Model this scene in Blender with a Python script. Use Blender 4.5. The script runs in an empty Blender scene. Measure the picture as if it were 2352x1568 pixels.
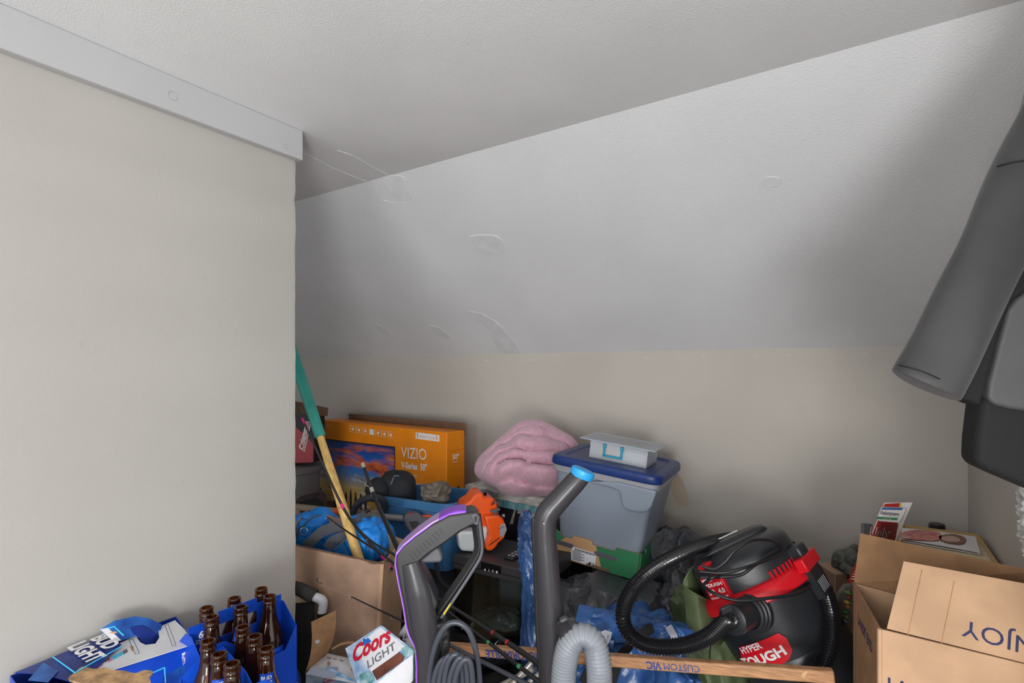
import bpy, bmesh, math, random
from mathutils import Vector, Matrix, noise

random.seed(7)
scene = bpy.context.scene
COL = scene.collection

# ------------------------------------------------------------------ camera
FPX, HOR, CX = 1242.0, 850.0, 1176.0        # focal length in pixels, horizon row, centre column
CAMH = 1.30
TH = math.radians(33.2)                     # heading, left of the +Y axis
FWD = Vector((-math.sin(TH), math.cos(TH), 0))
RGT = Vector((math.cos(TH), math.sin(TH), 0))
UP = Vector((0, 0, 1))
CAM = Vector((0, 0, CAMH))
cam_d = bpy.data.cameras.new('camera')
cam_d.sensor_width = 36.0
cam_d.lens = FPX / 2352 * 36.0
cam_d.shift_y = (HOR - 784) / 2352
cam_d.clip_start = 0.02
cam_o = bpy.data.objects.new('camera', cam_d)
COL.objects.link(cam_o)
cam_o.location = CAM
cam_o.rotation_euler = (math.pi / 2, 0, TH)
scene.camera = cam_o

# ------------------------------------------------------------------ light
world = bpy.data.worlds.new('world'); scene.world = world
world.use_nodes = True
bg = world.node_tree.nodes['Background']
bg.inputs[0].default_value = (0.97, 0.985, 1.0, 1)
bg.inputs[1].default_value = 2.05

def area_light(name, loc, target, size, power, col=(1, 1, 1)):
    l = bpy.data.lights.new(name, 'AREA'); l.size = size; l.energy = power; l.color = col
    o = bpy.data.objects.new(name, l); COL.objects.link(o)
    o.location = loc
    o.rotation_euler = (Vector(target) - Vector(loc)).to_track_quat('-Z', 'Y').to_euler()
    return o
area_light('floor_lamp', (0.62, -1.10, 0.80), (-0.45, 1.6, 1.45), 0.58, 30, (1, 0.99, 0.975))
area_light('room_lamp', (-0.3, -2.3, 1.5), (-0.5, 1.6, 1.3), 0.9, 22, (1, 1, 1))
vs = scene.view_settings
vs.view_transform = 'Standard'; vs.look = 'None'; vs.gamma = 1.0; vs.use_curve_mapping = False
vs.exposure = -0.03

# ------------------------------------------------------------------ helpers
def P(px, py, d):
    return CAM + (FWD + RGT * ((px - CX) / FPX) - UP * ((py - HOR) / FPX)) * d
def ray(px, py):
    return FWD + RGT * ((px - CX) / FPX) - UP * ((py - HOR) / FPX)
def W(px, py, axis, val):
    r = ray(px, py); i = 'xyz'.index(axis)
    return CAM + r * ((val - CAM[i]) / r[i])

class Fr:
    """a flat working plane: origin, unit axes ex / ey, normal n"""
    def __init__(s, o, ex, ey):
        s.o = Vector(o); s.ex = Vector(ex).normalized()
        s.n = s.ex.cross(Vector(ey)).normalized(); s.ey = s.n.cross(s.ex)
    def w(s, x, y, z=0.0):
        return s.o + s.ex * x + s.ey * y + s.n * z
    def pix(s, px, py):
        r = ray(px, py); t = (s.o - CAM).dot(s.n) / r.dot(s.n)
        q = CAM + r * t - s.o
        return (q.dot(s.ex), q.dot(s.ey))
    def poly(s, pts):
        return [s.pix(*p) for p in pts]
    def off(s, z):
        return Fr(s.o + s.n * z, s.ex, s.ey)
def CF(px, py, d, yaw=0, pitch=0, roll=0):
    """plane facing the viewer side, turned by yaw / pitch / roll degrees"""
    ex, ey = RGT.copy(), UP.copy()
    R = Matrix.Rotation(math.radians(yaw), 3, UP)
    ex = R @ ex
    Rp = Matrix.Rotation(math.radians(pitch), 3, ex); ey = Rp @ ey
    n = ex.cross(ey); Rr = Matrix.Rotation(math.radians(roll), 3, n)
    return Fr(P(px, py, d), Rr @ ex, Rr @ ey)

def lin(c):
    c = c / 255.0
    return c / 12.92 if c <= 0.04045 else ((c + 0.055) / 1.055) ** 2.4
def rgb(c):
    return (lin(c[0]), lin(c[1]), lin(c[2]), 1)

MATS = {}
def mat(name, col, rough=0.5, metal=0.0, var=0.0, vscale=12, bump=0.0, bscale=200, spec=0.5, coat=0.0,
        trans=0.0, ior=1.45, alpha=1.0, sheen=0.0, col2=None, stretch=None, bdist=0.002, kind='noise', detail=4):
    m = bpy.data.materials.new(name); m.use_nodes = True; MATS[name] = m
    nt = m.node_tree; b = nt.nodes['Principled BSDF']
    b.inputs['Base Color'].default_value = rgb(col)
    b.inputs['Roughness'].default_value = rough
    b.inputs['Metallic'].default_value = metal
    b.inputs['Specular IOR Level'].default_value = spec
    b.inputs['IOR'].default_value = ior
    b.inputs['Coat Weight'].default_value = coat
    b.inputs['Transmission Weight'].default_value = trans
    b.inputs['Alpha'].default_value = alpha
    if sheen:
        b.inputs['Sheen Weight'].default_value = sheen; b.inputs['Sheen Roughness'].default_value = 0.5
    tc = nt.nodes.new('ShaderNodeTexCoord'); src = tc.outputs['Object']
    if stretch:
        mp = nt.nodes.new('ShaderNodeMapping'); mp.inputs['Scale'].default_value = stretch
        nt.links.new(src, mp.inputs[0]); src = mp.outputs[0]
    if var or col2:
        n = nt.nodes.new('ShaderNodeTexNoise'); n.inputs['Scale'].default_value = vscale; n.inputs['Detail'].default_value = detail
        nt.links.new(src, n.inputs['Vector'])
        r = nt.nodes.new('ShaderNodeValToRGB')
        if col2 is None:
            c1 = rgb([min(255, k * (1 + var)) for k in col]); c2 = rgb([k * (1 - var) for k in col])
        else:
            c1, c2 = rgb(col), rgb(col2)
        r.color_ramp.elements[0].color = c2; r.color_ramp.elements[1].color = c1
        r.color_ramp.elements[0].position = 0.36; r.color_ramp.elements[1].position = 0.64
        nt.links.new(n.outputs['Fac'], r.inputs[0]); nt.links.new(r.outputs[0], b.inputs['Base Color'])
    if bump:
        if kind == 'noise':
            n2 = nt.nodes.new('ShaderNodeTexNoise'); n2.inputs['Scale'].default_value = bscale; n2.inputs['Detail'].default_value = 3
            out = n2.outputs['Fac']
        elif kind == 'voronoi':
            n2 = nt.nodes.new('ShaderNodeTexVoronoi'); n2.inputs['Scale'].default_value = bscale; n2.feature = 'F1'
            out = n2.outputs['Distance']
        else:
            n2 = nt.nodes.new('ShaderNodeTexWave'); n2.inputs['Scale'].default_value = bscale
            out = n2.outputs['Fac']
        nt.links.new(src, n2.inputs['Vector'])
        bp = nt.nodes.new('ShaderNodeBump'); bp.inputs['Strength'].default_value = bump; bp.inputs['Distance'].default_value = bdist
        nt.links.new(out, bp.inputs['Height']); nt.links.new(bp.outputs[0], b.inputs['Normal'])
    return m

def catmull(pts, n=8, closed=False):
    pts = [Vector(p) for p in pts]; out = []; N = len(pts)
    rng = range(N) if closed else range(N - 1)
    for i in rng:
        if closed:
            a, b, c, d = pts[(i - 1) % N], pts[i], pts[(i + 1) % N], pts[(i + 2) % N]
        else:
            b, c = pts[i], pts[i + 1]
            a = pts[i - 1] if i > 0 else b * 2 - c
            d = pts[i + 2] if i + 2 < N else c * 2 - b
        for k in range(n):
            t = k / n
            out.append(0.5 * ((2 * b) + (c - a) * t + (2 * a - 5 * b + 4 * c - d) * t * t + (3 * b - a - 3 * c + d) * t ** 3))
    if not closed: out.append(pts[-1].copy())
    return out
def resample(pts, step):
    L = [0.0]
    for a, b in zip(pts, pts[1:]): L.append(L[-1] + (b - a).length)
    n = max(2, int(L[-1] / step)); out = []; j = 0
    for i in range(n + 1):
        s = L[-1] * i / n
        while j < len(L) - 2 and L[j + 1] < s: j += 1
        t = (s - L[j]) / max(1e-9, L[j + 1] - L[j])
        out.append(pts[j].lerp(pts[j + 1], min(1, max(0, t))))
    return out

def NB(): return bmesh.new()
def tube(bm, pts, rad, seg=10, cap=True, sx=1.0, sy=1.0, ref=None):
    """sweep an (elliptic) ring along points; rad is a number or a list"""
    pts = [Vector(p) for p in pts]; n = len(pts)
    if not isinstance(rad, (list, tuple)): rad = [rad] * n
    elif len(rad) != n:
        rr = []
        for i in range(n):
            s = i / (n - 1) * (len(rad) - 1); k = min(int(s), len(rad) - 2); rr.append(rad[k] + (rad[k + 1] - rad[k]) * (s - k))
        rad = rr
    tg = [(pts[min(i + 1, n - 1)] - pts[max(i - 1, 0)]).normalized() for i in range(n)]
    u = (Vector(ref) if ref is not None else (Vector((0, 0, 1)) if abs(tg[0].z) < 0.9 else Vector((1, 0, 0))))
    u = (u - tg[0] * u.dot(tg[0])).normalized()
    rings = []
    for i in range(n):
        u = (u - tg[i] * u.dot(tg[i])).normalized(); v = tg[i].cross(u)
        rings.append([bm.verts.new(pts[i] + (u * math.cos(a) * sx + v * math.sin(a) * sy) * rad[i])
                      for a in [2 * math.pi * k / seg for k in range(seg)]])
    for r0, r1 in zip(rings, rings[1:]):
        for k in range(seg):
            bm.faces.new((r0[k], r0[(k + 1) % seg], r1[(k + 1) % seg], r1[k]))
    if cap:
        bm.faces.new(list(reversed(rings[0]))); bm.faces.new(rings[-1])
    return bm
def hose(bm, pts, r, pitch=0.006, amp=0.08, seg=14):
    p = resample(pts, pitch / 4); k = len(p)
    return tube(bm, p, [r * (1 + amp * math.cos(2 * math.pi * i / 4)) for i in range(k)], seg)
def lathe(bm, base, axis, prof, seg=28, ref=None, a0=0, a1=None, cap=False):
    """prof: list of (radius, height along axis)"""
    axis = Vector(axis).normalized()
    u = Vector(ref) if ref is not None else (RGT if abs(axis.dot(RGT)) < 0.9 else UP)
    u = (u - axis * axis.dot(u)).normalized(); v = axis.cross(u)
    full = a1 is None
    ks = [2 * math.pi * k / seg for k in range(seg)] if full else [a0 + (a1 - a0) * k / seg for k in range(seg + 1)]
    rings = []
    for r, h in prof:
        c = Vector(base) + axis * h
        if r < 1e-6: rings.append([bm.verts.new(c)])
        else: rings.append([bm.verts.new(c + (u * math.cos(a) + v * math.sin(a)) * r) for a in ks])
    m = seg if full else seg
    for A, B in zip(rings, rings[1:]):
        for k in range(m):
            k2 = (k + 1) % seg if full else k + 1
            if len(A) == 1 and len(B) == 1: continue
            if len(A) == 1: bm.faces.new((A[0], B[k2], B[k]))
            elif len(B) == 1: bm.faces.new((A[k], A[k2], B[0]))
            else: bm.faces.new((A[k], A[k2], B[k2], B[k]))
    if cap and full:
        if len(rings[0]) > 1: bm.faces.new(list(reversed(rings[0])))
        if len(rings[-1]) > 1: bm.faces.new(rings[-1])
    return bm
def hexa(bm, b, t):
    """b, t: four bottom and four top corners, same order around"""
    vb = [bm.verts.new(p) for p in b]; vt = [bm.verts.new(p) for p in t]
    bm.faces.new(list(reversed(vb))); bm.faces.new(vt)
    for k in range(4):
        bm.faces.new((vb[k], vb[(k + 1) % 4], vt[(k + 1) % 4], vt[k]))
    bmesh.ops.recalc_face_normals(bm, faces=bm.faces)
    return bm
def box(bm, fr, x0, x1, y0, y1, z0, z1):
    b = [fr.w(x0, y0, z0), fr.w(x1, y0, z0), fr.w(x1, y1, z0), fr.w(x0, y1, z0)]
    t = [fr.w(x0, y0, z1), fr.w(x1, y0, z1), fr.w(x1, y1, z1), fr.w(x0, y1, z1)]
    return hexa(bm, b, t)
def abox(bm, x0, x1, y0, y1, z0, z1):
    return box(bm, Fr((0, 0, 0), (1, 0, 0), (0, 1, 0)), x0, x1, y0, y1, z0, z1)
def prism(bm, fr, pts, z0, z1):
    A = [bm.verts.new(fr.w(p[0], p[1], z0)) for p in pts]; B = [bm.verts.new(fr.w(p[0], p[1], z1)) for p in pts]
    n = len(pts)
    bm.faces.new(list(reversed(A))); bm.faces.new(B)
    for k in range(n): bm.faces.new((A[k], A[(k + 1) % n], B[(k + 1) % n], B[k]))
    bmesh.ops.recalc_face_normals(bm, faces=bm.faces)
    return bm
def sheet(bm, q, th=0.004, nx=1, ny=1, fn=None):
    """board through corners q00,q10,q11,q01 with thickness; fn(s,t) -> offset along the normal"""
    q = [Vector(p) for p in q]
    nrm = (q[1] - q[0]).cross(q[3] - q[0]).normalized()
    L = []
    for side in (0.5, -0.5):
        g = []
        for j in range(ny + 1):
            t = j / ny; row = []
            for i in range(nx + 1):
                s = i / nx
                p = q[0] * (1 - s) * (1 - t) + q[1] * s * (1 - t) + q[2] * s * t + q[3] * (1 - s) * t
                p = p + nrm * (th * side + (fn(s, t) if fn else 0)); row.append(bm.verts.new(p))
            g.append(row)
        L.append(g)
    A, B = L
    for j in range(ny):
        for i in range(nx):
            bm.faces.new((A[j][i], A[j][i + 1], A[j + 1][i + 1], A[j + 1][i]))
            bm.faces.new((B[j][i], B[j + 1][i], B[j + 1][i + 1], B[j][i + 1]))
    for i in range(nx):
        bm.faces.new((A[0][i], B[0][i], B[0][i + 1], A[0][i + 1])); bm.faces.new((A[ny][i], A[ny][i + 1], B[ny][i + 1], B[ny][i]))
    for j in range(ny):
        bm.faces.new((A[j][0], A[j + 1][0], B[j + 1][0], B[j][0])); bm.faces.new((A[j][nx], B[j][nx], B[j + 1][nx], A[j + 1][nx]))
    return bm
def blob(bm, c, R, axes, fn, nu=96, nv=60, e1=1.0, e2=1.0):
    """superellipsoid with displaced surface; axes = three unit vectors"""
    c = Vector(c); ax = [Vector(a).normalized() for a in axes]
    def sp(x, e): return math.copysign(abs(x) ** e, x)
    rows = []
    for j in range(nv + 1):
        ph = -math.pi / 2 + math.pi * j / nv; row = []
        for i in range(nu if 0 < j < nv else 1):
            th = 2 * math.pi * i / nu
            l = Vector((sp(math.cos(ph), e1) * sp(math.cos(th), e2), sp(math.cos(ph), e1) * sp(math.sin(th), e2), sp(math.sin(ph), e1)))
            p = Vector((l.x * R[0], l.y * R[1], l.z * R[2]))
            d = l.normalized() if l.length > 0 else Vector((0, 0, 1))
            p = p + d * fn(p, l)
            row.append(bm.verts.new(c + ax[0] * p.x + ax[1] * p.y + ax[2] * p.z))
        rows.append(row)
    for A, B in zip(rows, rows[1:]):
        for i in range(nu):
            i2 = (i + 1) % nu
            if len(A) == 1: bm.faces.new((A[0], B[i2], B[i]))
            elif len(B) == 1: bm.faces.new((A[i], A[i2], B[0]))
            else: bm.faces.new((A[i], A[i2], B[i2], B[i]))
    bmesh.ops.recalc_face_normals(bm, faces=bm.faces)
    return bm
def billow(p, s, warp=0.6, st=(1, 1, 1), seed=0.0):
    q = Vector((p.x * st[0], p.y * st[1], p.z * st[2])) * s + Vector((seed, seed * 1.7, -seed))
    q = q + noise.noise_vector(q * 0.6) * warp
    return abs(noise.noise(q))
CAMAX = (RGT, FWD, UP)

def base_of(bm):
    xs = [v.co.x for v in bm.verts]; ys = [v.co.y for v in bm.verts]; zs = [v.co.z for v in bm.verts]
    return Vector(((min(xs) + max(xs)) / 2, (min(ys) + max(ys)) / 2, min(zs)))
def thing(name, label, cat, base, group=None):
    o = bpy.data.objects.new(name, None); COL.objects.link(o)
    o.empty_display_size = 0.05
    o.location = Vector(base); o['label'] = label; o['category'] = cat
    if group: o['group'] = group
    return o
def root_loc(o):
    while o.parent: o = o.parent
    return Vector(o.location)
def part(name, bm, m, parent=None, bev=0.0, sub=0, vox=0.0, relax=6, smooth=True, ang=38, base=None, bseg=2):
    b = root_loc(parent) if parent else (Vector(base) if base is not None else base_of(bm))
    for v in bm.verts: v.co -= b
    me = bpy.data.meshes.new(name); bm.to_mesh(me); bm.free()
    if smooth and me.polygons:
        me.polygons.foreach_set('use_smooth', [True] * len(me.polygons)); me.set_sharp_from_angle(angle=math.radians(ang))
    me.materials.append(MATS[m] if isinstance(m, str) else m)
    o = bpy.data.objects.new(name, me); COL.objects.link(o)
    if parent: o.parent = parent
    else: o.location = b
    if bev:
        md = o.modifiers.new('bevel', 'BEVEL'); md.width = bev; md.segments = bseg; md.limit_method = 'ANGLE'; md.angle_limit = math.radians(35)
        md.harden_normals = False
    if vox:
        md = o.modifiers.new('merge', 'REMESH'); md.mode = 'VOXEL'; md.voxel_size = vox; md.use_smooth_shade = True
        md = o.modifiers.new('relax', 'SMOOTH'); md.factor = 0.5; md.iterations = relax
    if sub:
        md = o.modifiers.new('sub', 'SUBSURF'); md.levels = sub; md.render_levels = sub
    return o
def single(name, bm, m, label, cat, group=None, **k):
    o = part(name, bm, m, None, **k); o['label'] = label; o['category'] = cat
    if group: o['group'] = group
    return o
def struct(name, bm, m, **k):
    o = part(name, bm, m, None, **k); o['kind'] = 'structure'; return o

def text_mesh(s, bold=0.0, shear=0.0):
    cu = bpy.data.curves.new('t', 'FONT'); cu.body = s; cu.size = 1; cu.offset = bold; cu.shear = shear; cu.resolution_u = 3
    ob = bpy.data.objects.new('t', cu); COL.objects.link(ob)
    me = bpy.data.meshes.new_from_object(ob)
    bm = NB(); bm.from_mesh(me)
    bpy.data.objects.remove(ob); bpy.data.curves.remove(cu); bpy.data.meshes.remove(me)
    return bm
def text(s, fr, p0, p1, m, parent, hs=1.0, bold=0.0, shear=0.0, lift=0.0012, name='lettering', warp=None, local=False, fine=0):
    """flat lettering on plane fr with its baseline from p0 to p1 (pixels, or plane coordinates if local)"""
    bm = text_mesh(s, bold, shear)
    a = Vector(p0 if local else fr.pix(*p0)); b = Vector(p1 if local else fr.pix(*p1))
    xs = [v.co.x for v in bm.verts]; x0, x1 = min(xs), max(xs)
    k = (b - a).length / (x1 - x0); dx = (b - a).normalized(); dy = Vector((-dx.y, dx.x))
    if fine:
        bmesh.ops.triangulate(bm, faces=bm.faces)
        for _ in range(3):
            es = [e for e in bm.edges if e.calc_length() * k > fine]
            if not es: break
            bmesh.ops.subdivide_edges(bm, edges=es, cuts=1)
            bmesh.ops.triangulate(bm, faces=bm.faces)
    for v in bm.verts:
        q = a + dx * ((v.co.x - x0) * k) + dy * (v.co.y * k * hs)
        v.co = warp(q.x, q.y) if warp else fr.w(q.x, q.y, lift)
    return part(name, bm, m, parent, smooth=False)
def decal(name, fr, pts, m, parent, z0=0.0002, z1=0.0009, pixels=True, **k):
    return part(name, prism(NB(), fr, fr.poly(pts) if pixels else pts, z0, z1), m, parent, **k)
# ------------------------------------------------------------------ the room
def wall_mat(name, col, bump=0.35, bscale=90, rough=0.75, blotch=0.02, orange=True):
    m = bpy.data.materials.new(name); m.use_nodes = True; MATS[name] = m
    nt = m.node_tree; b = nt.nodes['Principled BSDF']; b.inputs['Roughness'].default_value = rough
    b.inputs['Specular IOR Level'].default_value = 0.35
    tc = nt.nodes.new('ShaderNodeTexCoord')
    n = nt.nodes.new('ShaderNodeTexNoise'); n.inputs['Scale'].default_value = 2.2; n.inputs['Detail'].default_value = 5
    nt.links.new(tc.outputs['Object'], n.inputs['Vector'])
    r = nt.nodes.new('ShaderNodeValToRGB')
    r.color_ramp.elements[0].color = rgb([k * (1 - blotch) for k in col]); r.color_ramp.elements[1].color = rgb([min(255, k * (1 + blotch)) for k in col])
    r.color_ramp.elements[0].position = 0.35; r.color_ramp.elements[1].position = 0.65
    nt.links.new(n.outputs['Fac'], r.inputs[0]); nt.links.new(r.outputs[0], b.inputs['Base Color'])
    n2 = nt.nodes.new('ShaderNodeTexNoise'); n2.inputs['Scale'].default_value = bscale; n2.inputs['Detail'].default_value = 2.5
    n2.inputs['Roughness'].default_value = 0.6
    nt.links.new(tc.outputs['Object'], n2.inputs['Vector'])
    bp = nt.nodes.new('ShaderNodeBump'); bp.inputs['Strength'].default_value = bump; bp.inputs['Distance'].default_value = 0.004
    nt.links.new(n2.outputs['Fac'], bp.inputs['Height']); nt.links.new(bp.outputs[0], b.inputs['Normal'])
    return m
wall_mat('ceiling_paint', (238, 239, 240), bump=0.3, bscale=230, rough=0.6)
wall_mat('slope_paint', (222, 223, 225), bump=0.3, bscale=210, rough=0.55, blotch=0.016)
wall_mat('wall_paint', (190, 187, 181), bump=0.12, bscale=60, rough=0.7, blotch=0.012)
wall_mat('knee_paint', (188, 182, 174), bump=0.14, bscale=50, rough=0.7, blotch=0.02)
mat('trim_paint', (190, 190, 191), rough=0.45, var=0.01, vscale=3)
mat('smooth_plaster', (216, 217, 219), rough=0.6, var=0.02, vscale=20)
mat('patch_edge', (232, 233, 235), rough=0.6)
mat('scuff', (178, 174, 168), rough=0.8)
mat('brown_mark', (180, 164, 146), rough=0.8, var=0.03, vscale=8)
mat('carpet', (120, 116, 112), rough=0.95, var=0.2, vscale=160, bump=0.8, bscale=240)

WX, WY, DY, YE, ZC, ZK, RX = -1.40, 0.981, 2.30, 1.386, CAMH + 0.70, CAMH + 0.0366 * 2.30, 0.28
fl = struct('floor', abox(NB(), -4.1, 2.6, -2.6, DY + 0.1, -0.06, 0.0), 'carpet')
# left partition wall with a hand-finished, slightly uneven free end
bm = NB()
zs = [ZC * k / 70 for k in range(71)]
ring = []
for z in zs:
    e = 0.004 * noise.noise(Vector((3.1, 0, z * 22))) + 0.002 * noise.noise(Vector((1, 5, z * 70)))
    ring.append([bm.verts.new(p) for p in ((WX, -2.6, z), (WX, WY - 0.012, z), (WX - 0.003 + e * 0.2, WY + e, z), (WX - 0.12, WY + e, z), (WX - 0.12, -2.6, z))])
for a, b in zip(ring, ring[1:]):
    for k in range(5): bm.faces.new((a[k], a[(k + 1) % 5], b[(k + 1) % 5], b[k]))
bm.faces.new(list(reversed(ring[0]))); bm.faces.new(ring[-1])
bmesh.ops.recalc_face_normals(bm, faces=bm.faces)
wall_l = struct('wall_left', bm, 'wall_paint')
wall_b = struct('wall_back', abox(NB(), -4.1, RX + 0.1, DY, DY + 0.1, 0, ZK + 0.02), 'knee_paint')
wall_r = struct('wall_right', abox(NB(), RX, RX + 0.1, 0.92, DY, 0, ZC), 'knee_paint')
struct('wall_return', abox(NB(), RX + 0.1, 2.6, 0.92, 1.02, 0, ZC), 'knee_paint')
struct('wall_alcove', abox(NB(), -4.1, -4.0, -2.6, DY, 0, ZC), 'knee_paint')
struct('ceiling', abox(NB(), -4.1, 2.6, -2.6, YE + 0.02, ZC, ZC + 0.08), 'ceiling_paint')
SL = Fr((0, YE, ZC), (1, 0, 0), (0, YE - DY, ZC - ZK))     # sloping ceiling: ey points up the slope, n into the room
SLEN = math.hypot(DY - YE, ZC - ZK)
bm = NB(); box(bm, SL, -4.1, RX + 0.02, -SLEN - 0.04, 0.03, -0.08, 0.0)
slope = struct('ceiling_slope', bm, 'slope_paint')
print('slope normal', SL.n)
# board along the top of the left wall
bm = NB()
t0 = WX + 0.021
yend = W(696, 340, 'x', t0).y
bm2 = abox(NB(), WX, t0, -2.6, yend, ZC - 0.087, ZC)
trim = struct('trim_1', bm2, 'trim_paint', bev=0.002)
TR = Fr((t0, 0, ZC), (0, 1, 0), (0, 0, 1))
for (px, py, r) in ((396, 220, 0.010), (656, 336, 0.006)):
    c = TR.pix(px, py); bm = NB()
    o = [(c[0] + r * math.cos(a * 0.2618), c[1] + r * math.sin(a * 0.2618)) for a in range(24)]
    tube(bm, [TR.w(x, y, 0.0002) for x, y in o + o[:1]], 0.0008, 5)
    part('nail_ring', bm, 'scuff', trim)
# smoothed plaster patches, scraped lips and paint cracks on slope and ceiling
def plaster(pxs, frame, parent, z=0.0012):
    o = catmull([Vector((*frame.pix(*p), 0)) for p in pxs], 4, True)
    part('plaster_patch', prism(NB(), frame, [(p.x, p.y) for p in o], -0.001, z), 'smooth_plaster', parent, bev=0.0008)
def lip(pxs, frame, parent, r=0.0012, jag=0.002):
    pts = catmull([Vector((*frame.pix(*p), 0)) for p in pxs], 6)
    pts = resample(pts, 0.006)
    q = [frame.w(p.x + jag * noise.noise(p * 160), p.y + jag * noise.noise(p * 160 + Vector((9, 9, 9))), 0.0008) for p in pts]
    part('paint_ridge', tube(NB(), q, [r * (0.6 + 0.8 * abs(noise.noise(p * 90))) for p in pts], 5), 'patch_edge', parent)
for poly in ([(862, 408), (925, 405), (938, 440), (942, 460), (900, 463), (880, 452)], [(1080, 543), (1135, 541), (1156, 560), (1150, 583), (1100, 580)],
             [(860, 743), (880, 750), (897, 768), (875, 762)], [(985, 748), (1010, 752), (1035, 778), (1005, 770)],
             [(1075, 718), (1110, 722), (1150, 750), (1200, 816), (1150, 816), (1125, 760)], [(1755, 408), (1792, 408), (1790, 425), (1758, 430)]):
    plaster(poly, SL, slope)
for l in ([(925, 405), (935, 425), (942, 452), (936, 466)], [(858, 422), (868, 440), (872, 452)], [(880, 459), (905, 464), (936, 463)],
          [(1078, 542), (1138, 541), (1158, 562), (1152, 586)], [(1092, 565), (1115, 567)], [(1110, 722), (1150, 746), (1176, 780), (1202, 814)],
          [(1160, 814), (1200, 815)], [(880, 742), (898, 768)], [(1020, 757), (1038, 779)], [(750, 651), (768, 663)]):
    lip(l, SL, slope)
CL = Fr((0, 0, ZC), (1, 0, 0), (0, -1, 0))
ceil_o = bpy.data.objects['ceiling']
for l in ([(698, 352), (722, 362), (760, 383), (805, 402), (848, 418)], [(775, 345), (812, 358), (860, 385), (905, 408)]):
    lip(l, CL, ceil_o, 0.0014, 0.003)
# nail bumps and flakes along the knee wall head, browner oval mark beside the tote
KN = Fr((0, DY, 0), (1, 0, 0), (0, 0, 1))
for i in range(16):
    px = 700 + 85 * i + random.uniform(-25, 25)
    lip([(px, 826 + random.uniform(-4, 4) - 20 * max(0, (px - 1300) / 800)), (px + random.uniform(4, 14), 829 - 20 * max(0, (px - 1300) / 800))], KN, wall_b, 0.0006)
st = [(1530, 1100), (1548, 1085), (1566, 1100), (1580, 1140), (1578, 1162), (1560, 1160), (1545, 1135)]
o = catmull([Vector((*KN.pix(*p), 0)) for p in st], 5, True)
part('wall_mark', prism(NB(), KN, [(p.x, p.y) for p in o], -0.001, 0.0004), 'brown_mark', wall_b)
LW = Fr((WX, 0, 0), (0, 1, 0), (0, 0, 1))
for (px, py, s) in ((186, 790, 9), (556, 752, 6), (541, 768, 4), (583, 765, 8), (380, 770, 3), (420, 1108, 5), (470, 640, 3), (640, 700, 3)):
    a = [(px + s * math.cos(k) * random.uniform(.5, 1.0), py + 1.4 * s * math.sin(k) * random.uniform(.5, 1.0)) for k in [x * 0.785 for x in range(8)]]
    o = catmull([Vector((*LW.pix(*p), 0)) for p in a], 3, True)
    part('scuff_mark', prism(NB(), LW, [(p.x, p.y) for p in o], -0.001, 0.0003), 'scuff', wall_l)
# ------------------------------------------------------------------ materials of the things
mat('white_ink', (238, 238, 238), rough=0.5)
mat('black_ink', (28, 28, 30), rough=0.55)
mat('blue_ink', (45, 70, 150), rough=0.5)
mat('navy_ink', (38, 40, 84), rough=0.6)
mat('grey_ink', (110, 112, 116), rough=0.55)
mat('red_ink', (196, 22, 52), rough=0.45)
mat('cyan_ink', (70, 200, 240), rough=0.4)
mat('magenta_ink', (190, 20, 100), rough=0.5)
mat('pink_ink', (214, 150, 190), rough=0.5)
mat('yellow_ink', (230, 205, 40), rough=0.5)
mat('carton_blue', (16, 74, 196), rough=0.38, var=0.07, vscale=9)
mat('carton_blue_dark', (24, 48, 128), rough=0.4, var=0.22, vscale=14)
mat('bottle_print', (44, 110, 190), rough=0.4, col2=(24, 62, 140), vscale=20)
mat('brown_print', (128, 92, 78), rough=0.45, col2=(70, 72, 110), vscale=10)
mat('paperboard_white', (224, 224, 228), rough=0.55, var=0.02, vscale=18)
mat('kraft', (176, 134, 96), rough=0.85, var=0.06, vscale=40, bump=0.15, bscale=300)
mat('kraft_torn', (186, 150, 110), rough=0.95, var=0.14, vscale=45, bump=0.7, bscale=120)
mat('cardboard', (174, 142, 120), rough=0.85, var=0.05, vscale=16, bump=0.12, bscale=260)
mat('cardboard_light', (192, 156, 124), rough=0.85, var=0.04, vscale=14, bump=0.12, bscale=260)
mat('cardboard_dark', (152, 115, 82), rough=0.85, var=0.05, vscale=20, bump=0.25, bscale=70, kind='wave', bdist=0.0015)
mat('amber_glass', (128, 66, 14), rough=0.04, trans=0.92, ior=1.5)
mat('teal_rubber', (52, 156, 142), rough=0.42, var=0.04, vscale=30)
mat('pine', (226, 186, 112), rough=0.5, var=0.06, vscale=14, stretch=(6, 6, 0.8))
mat('orange_print', (248, 144, 14), rough=0.42, var=0.03, vscale=7)
mat('box_inside', (110, 84, 66), rough=0.9, var=0.05, vscale=30)
mat('dark_print', (34, 28, 36), rough=0.5)
mat('black_plastic', (38, 38, 40), rough=0.38, bump=0.08, bscale=500)
mat('black_gloss', (16, 16, 18), rough=0.16)
mat('grey_plastic', (88, 88, 94), rough=0.42)
mat('vacuum_grey', (58, 57, 61), rough=0.27, bump=0.05, bscale=600)
mat('vacuum_dark', (42, 41, 42), rough=0.36)
mat('lilac_plastic', (182, 150, 206), rough=0.3, coat=0.3)
mat('light_grey_plastic', (150, 150, 156), rough=0.4)
mat('purple_plastic', (138, 56, 206), rough=0.28, coat=0.3)
mat('sky_plastic', (44, 160, 226), rough=0.35)
mat('cord_grey', (70, 73, 82), rough=0.26)
mat('hose_grey', (138, 142, 150), rough=0.32)
mat('hose_black', (26, 26, 29), rough=0.16)
mat('cord_black', (30, 31, 34), rough=0.36)
mat('orange_plastic', (240, 88, 18), rough=0.3, coat=0.25)
mat('tank_white', (214, 220, 222), rough=0.4, var=0.02, vscale=12)
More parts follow.
